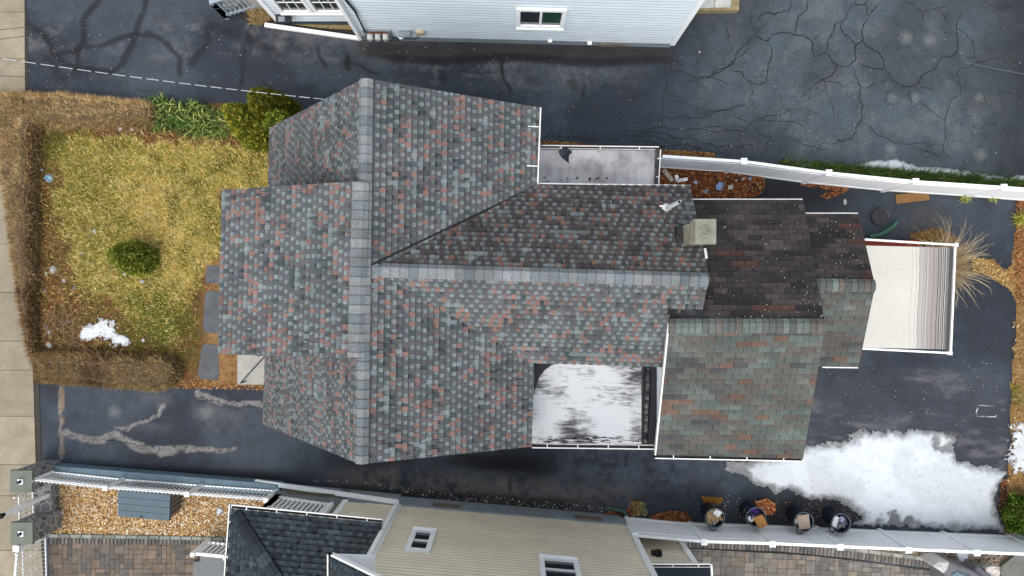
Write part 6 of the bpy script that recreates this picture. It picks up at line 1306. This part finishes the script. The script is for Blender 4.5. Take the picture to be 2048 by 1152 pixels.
def corrugated(name, label, pts, r, m):
    mb = MB(); P_ = [Vector(p) for p in pts]; out = []; rs = []
    for a, b in zip(P_[:-1], P_[1:]):
        n = max(2, int((b-a).length/.02))
        for k in range(n): out.append(a+(b-a)*k/n); rs.append(r*(1 if len(out) % 2 else .88))
    mb.tube(out, rs, 10, cap=False); return tag(mb.build(name, m, smooth=False), label, "pipe")
gm = mat("green_drain_plastic", S(60, 104, 86), .5, noise=.2)
arc = [P(a, b, .07) for a, b in [(1738, 474), (1750, 472), (1762, 468), (1774, 461), (1784, 454), (1792, 446), (1796, 444)]]
corrugated("drain_pipe", "green corrugated drain pipe curving out beside the black lid", arc, .07, gm)
corrugated("drain_pipe", "green drain hose at the beige house corner among leaves", [P(1211, 1015, .06), P(1228, 1019, .06), P(1249, 1023, .08), P(1250, 1032, .2)], .045, gm)
mb = MB(); mb.tube([P(1244, 1028, .1), P(1250, 1050, .35)], .04, 10); tag(mb.build("black_pipe", M['black'], smooth=True), "short black pipe elbow beside the beige house corner", "pipe")
# ---------------------------------------------------------------- litter
def lit(name, label, cat, at, size, col, amp=.3, asp=1.0, z=.05, **k): return crumple(name, label, cat, tuple(P(at[0], at[1], z)), size*.85, col, amp, asp, **k)
LB = S(120, 176, 200)
lit("paper_scrap", "white paper square at the hedge's inner foot near the leafy plants", "paper", (240, 258), .13, W1, .12, z=.1)
lit("paper_scrap", "torn pale scrap right of the white square under the hedge", "paper", (264, 259), .12, S(206, 190, 176), .25, z=.08)
lit("plastic_bag", "light blue printed plastic bag on the leaves beside the hedge", "bag", (98, 357), .26, [LB, S(150, 196, 212), S(100, 156, 186), W1], .14, asp=1.2, rz=-.2)
lit("paper_scrap", "small white scrap just above the light blue bag", "paper", (84, 340), .1, W1, .3)
lit("paper_scrap", "white crumpled scrap alone on the open upper lawn", "paper", (189, 463), .13, [W1, S(170, 176, 180)], .25, z=.1)
lit("paper_scrap", "pinkish scrap on the middle of the lawn", "paper", (296, 432), .08, S(210, 180, 170), .3, z=.1)
lit("plastic_bag", "grey white plastic film crumpled by the hedge's dead leaves", "bag", (107, 540), .24, [S(190, 190, 184), S(150, 150, 146), W1], .2, asp=1.2)
lit("paper_scrap", "pale scrap touching the grey plastic film", "paper", (92, 548), .13, S(170, 180, 170), .2)
lit("paper_scrap", "grey shredded scraps below the plastic film", "paper", (128, 561), .14, [S(190, 190, 200), S(140, 130, 130)], .2)
lit("wrapper", "purple and white snack wrapper at the lawn's leafy edge", "wrapper", (149, 575), .13, [S(70, 60, 150), W1, W1], .25)
lit("wrapper", "small blue white wrapper close to the hedge", "wrapper", (90, 582), .09, [W1, S(120, 130, 180)], .3)
lit("paper_scrap", "grey scrap at the foot of the dwarf conifer", "paper", (250, 548), .1, S(196, 200, 206), .25, z=.1)
lit("paper_scrap", "white cup shaped scrap below the dwarf conifer", "paper", (284, 563), .12, W1, .25, z=.1)
lit("paper_scrap", "tiny white scrap on the lawn left of the dwarf conifer", "paper", (164, 507), .06, W1, .3, z=.1)
lit("wrapper", "purple wrapper beside the brush pile", "wrapper", (92, 653), .1, [S(90, 80, 180), S(120, 110, 190)], .3)
lit("paper_scrap", "long grey paper strip beside the brush pile", "paper", (97, 664), .12, S(186, 190, 194), .15, asp=1.6, rz=-.9)
lit("plastic_bag", "grey plastic bag at the hedge's inner corner below the paper strip", "bag", (98, 690), .2, [S(176, 184, 186), S(206, 212, 214)], .2)
lit("paper_scrap", "white scrap at the driveway end of the short hedge arm", "paper", (353, 740), .08, S(200, 204, 210), .3)
lit("plastic_bag", "blue and white plastic bag amid the rust coloured leaf drift", "bag", (1440, 372), .24, [W1, S(90, 130, 200), S(150, 180, 220)], .2, asp=1.3, z=.1, rz=.7)
lit("paper_scrap", "pale blue scrap left of the blue bag in the leaf drift", "paper", (1391, 365), .11, [W1, S(160, 180, 220)], .25, asp=1.5, z=.1)
lit("wrapper", "teal bottle label in the lower leaf drift", "wrapper", (1411, 383), .12, [S(90, 150, 170), W1], .2, asp=1.8, rz=.4, z=.1)
lit("paper_scrap", "white cup fragment in the leaf drift's right half", "paper", (1472, 360), .1, W1, .3, z=.1); lit("paper_scrap", "white scrap next to the bright blue wrapper in the leaf drift", "paper", (1486, 358), .1, [W1, S(190, 200, 220)], .3, z=.1)
lit("wrapper", "bright blue wrapper at the dark end of the leaf drift", "wrapper", (1500, 357), .11, [S(80, 150, 210), S(140, 190, 230)], .2, z=.1)
carton("carton", "small white carton in the leaf drift", tuple(P(1460, 375, .06)), .07, .06, .06, .2, S(200, 198, 190))
mb = MB(); mb.bar(P(1327, 340, .1), P(1345, 362, .1), .12, .05); tag(mb.build("plank", mat("white_old_plank", S(196, 190, 174), .8, noise=.2)), "white painted plank end in the corner of the leaf drift", "plank")
mb = MB(); mb.bar(P(1352, 350, .1), P(1355, 361, .1), .1, .05); mb.bar(P(1354, 362, .1), P(1375, 358, .1), .09, .05); tag(mb.build("gutter_elbow", M['white']), "white bent downspout elbow lying in the leaf drift", "drainpipe")
lit("plastic_bag", "black bag half buried in the leaf drift", "bag", (1505, 378), .4, [(.015, .015, .017), (.03, .03, .03)], .15, z=.06)
lit("paper_scrap", "twisted white string on the rear asphalt between roof and mat", "string", (1690, 404), .1, S(180, 180, 176), .05, asp=2.2, z=.02)
lit("paper_scrap", "tan scrap on the asphalt under the white house corner", "paper", (1399, 104), .07, S(190, 184, 160), .2, z=.02)
# brush pile
bp_ = thing("brush_pile", "pile of cut bare branches in the lawn corner by the hedge", "brush pile", P(130, 660)); mb = MB()
for k in range(46):
    a, b = U(100, 150), U(600, 640) if k % 3 else U(640, 690); t = U(1.1, 2.0) if k % 3 else U(-.4, 1); L = U(.4, 1.1); p0 = P(a, b, U(.03, .12)); d = Vector((math.cos(t), -math.sin(t), 0)); n_ = Vector((-d.y, d.x, 0))*U(-.08, .08); c_ = tuple(np.array(S(150, 122, 90))*U(.5, 1.15))
    mb.tube([p0, p0+d*L*.35+n_+up*.05, p0+d*L*.7+n_*.4+up*.06, p0+d*L], [.012, .01, .008, .004], 5, c_)
    if k % 2: q0 = p0+d*L*.35+n_+up*.05; mb.tube([q0, q0+(d+n_.normalized()*.6 if n_.length > 0 else d)*L*.35], [.007, .003], 4, c_)
mb.build("branches", M['attr'], bp_)
# specks of grit, petals and paper on asphalt and roofs
def specks(name, label, n, fn, size, cols, z=.006, lift=0.0):
    p = fn(n); tag(flakes(name, p[:, :2], p[:, 2] if p.shape[1] > 2 else z, rng.uniform(*size, len(p)), shade_rand(cols, len(p), .8, 1.2), M['attr'], flat=.15), label, "debris", kind="stuff")
def sc_(poly, z=.006): return lambda n: scatter(px_to_g(poly), n)
WC = [S(210, 212, 210), S(200, 196, 186), S(180, 178, 172), S(190, 160, 120)]
specks("debris", "white crumbs scattered over the upper asphalt driveway", 260, sc_([(52, 20), (700, 90), (1340, 110), (2048, 40), (2048, 330), (1320, 290), (1090, 210), (730, 150), (330, 190), (52, 175)]), (.006, .02), WC)
specks("debris", "cluster of white crumbs at the sidewalk end of the upper driveway", 70, sc_([(52, 60), (110, 70), (200, 150), (150, 178), (52, 178)]), (.006, .016), WC)
specks("debris", "crumbs and petals on the rear asphalt", 130, sc_([(1640, 720), (2010, 720), (2010, 860), (1640, 860)]), (.006, .02), WC+[S(180, 110, 60)])
specks("debris", "pale grit along the foot of the beige house driveway", 240, sc_([(610, 962), (700, 965), (900, 1000), (1240, 1026), (1240, 1016), (900, 985), (700, 958)]), (.008, .03), WC+[S(150, 130, 100)])
specks("debris", "grit and leaves on the asphalt by the trash cans", 220, sc_([(1390, 985), (1700, 1010), (1720, 1045), (1390, 1035)]), (.008, .025), WC+[S(170, 110, 60), S(120, 90, 50)])
def snow_bits(n):
    q = scatter(px_to_g([(1560, 930), (1900, 880), (1990, 950), (1985, 1040), (1700, 1010)]), n); return np.column_stack([q, np.full(n, .115)])
specks("debris", "dark twigs and seeds dotting the snow patch", 45, snow_bits, (.006, .017), [S(70, 60, 50), S(40, 36, 34), S(150, 70, 60)])
def roof_bits(fc, poly, n, m_=None):
    pl = ccw([fc.uv(*q) for q in poly]); q = scatter(pl, n*3 if m_ else n)
    if m_: k = m_(q); q = q[k][:n]
    return np.array([tuple(fc.at(u, v, .03)) for u, v in q])
specks("debris", "white petals strewn over the dark annex roof", 80, lambda n: roof_bits(fGN, [(1400, 410), (1600, 405), (1645, 640), (1420, 640)], n), (.006, .015), [S(216, 214, 206), S(190, 186, 176)])
specks("debris", "pale leaves and petals near the annex ridge and far rake", 50, lambda n: roof_bits(fGN, [(1590, 560), (1632, 560), (1646, 645), (1440, 645), (1440, 635), (1600, 630)], n), (.006, .015), [S(216, 214, 206), S(190, 186, 176)])
specks("debris", "petals on the dark slope of the lowest annex roof", 45, lambda n: roof_bits(fBN, [(1625, 440), (1710, 440), (1735, 560), (1650, 560)], n), (.007, .017), [S(196, 184, 140), S(170, 150, 90), S(206, 204, 196)])
# ---------------------------------------------------------------- overhead wires
def wire(label, a, b, r, col, sag=.15, dash=0, cat="cable"):
    a, b = Vector(a), Vector(b); mb = MB(); n = 92 if dash else 16; pts = [a+(b-a)*k/n-up*sag*4*(k/n)*(1-k/n) for k in range(n+1)]
    if dash:
        for k in range(n): 
            w_ = k % 4 != 3; mb.tube([pts[k], pts[k+1]], r if w_ else r*.55, 6, col if w_ else (.03, .03, .035), cap=False)
    else: mb.tube(pts, r, 5, col)
    return tag(mb.build("overhead_wire", M['attr']), label, cat)
wire("white banded service cable running from the street to the big house's gable", P(-120, 98, 6.6), P(655, 199, 4.4), .008, S(190, 194, 196), .25, 1)
wire("white overhead cable crossing the top of the driveway near the street", P(-120, 2, 7.0), P(470, -45, 6.6), .014, S(216, 218, 218), .1)
for i, (a, b, lb) in enumerate([((-60, 66), (470, 2), "thin dark wire rising to the white house stair, upper of the pair"), ((-60, 86), (470, 12), "thin dark wire rising to the white house stair, lower of the pair"), ((-60, 146), (60, 154), "thin dark wire over the sidewalk below the banded cable")]):
    wire(lb, P(*a, 6.8), P(*b, 6.5 if i < 2 else 6.9), .006, (.05, .055, .06), .05)
wire("faint grey wire over the far end of the asphalt court", P(1930, 124, 6.5), P(2140, 163, 6.6), .005, S(100, 106, 110), .05)
# ---------------------------------------------------------------- covered furniture at the lower right
fc_ = thing("covered_furniture", "garden furniture under grey blue covers behind the long white fence", "garden furniture", P(1930, 1150)); 
def cover(pts, zt, col, name):
    mb = MB(); q = PS(pts, zt); n = len(q); c = sum(q, Vector((0, 0, 0)))/n; k = [p+(c-p)*.12+up*.03 for p in q]; k2 = [p+(c-p)*.5+up*U(.04, .09) for p in q]; lo = [Vector((p.x, p.y, .05))+(p-c)*.02 for p in q]
    vs = lo+q+k+k2+[c+up*.05]; fs = []
    for a in range(3): fs += [(a*n+i, a*n+(i+1) % n, (a+1)*n+(i+1) % n, (a+1)*n+i) for i in range(n)]
    fs += [(3*n+i, 3*n+(i+1) % n, 4*n) for i in range(n)]
    mb.mesh(vs, fs, col); mb.build(name, M['attr'], fc_, False)
cover([(1866, 1131), (1876, 1123), (1900, 1124), (1895, 1140), (1888, 1148)], .7, S(196, 194, 192), "pale_cover")
cover([(1888, 1148), (1900, 1125), (1945, 1142), (1990, 1170), (1960, 1210), (1900, 1200)], .75, S(112, 112, 118), "grey_cover"); cover([(1905, 1150), (1915, 1144), (1970, 1165), (1990, 1200), (1910, 1200)], .85, S(112, 138, 146), "blue_cover"); cover([(1945, 1145), (1956, 1132), (1990, 1158), (1975, 1170)], .6, S(104, 104, 112), "grey_cover")
crumple("cushion_cover", "crumpled white cover beside the grey covered furniture", "cover", tuple(P(1985, 1146, .5)), .4, [S(226, 220, 214), S(200, 190, 186)], .2)
mb = MB(); mb.prism(PS([(2003, 1134), (2030, 1110), (2120, 1113), (2120, 1210), (2004, 1210)], .03)[::-1], 0, .04); mb.build("flagstone", mat("grey_flagstone", S(110, 110, 106), .9, noise=.25, nscale=2), kind="structure")
mb = MB(); pts = PS([(2003, 1133), (2033, 1109)], .06); mb.bar(pts[0], pts[1], .06, .08); mb.bar(PS([(2003, 1133)], .06)[0], PS([(2003, 1210)], .06)[0], .06, .08); mb.build("flagstone_edge", M['cap'], kind="structure")
mb = MB(); mb.bar(P(1881, 1130, .2), P(1884, 1210, .2), .07, .3); tag(mb.build("timber_edge", M['wood']), "weathered timber board at the patio edge beside the covers", "board")
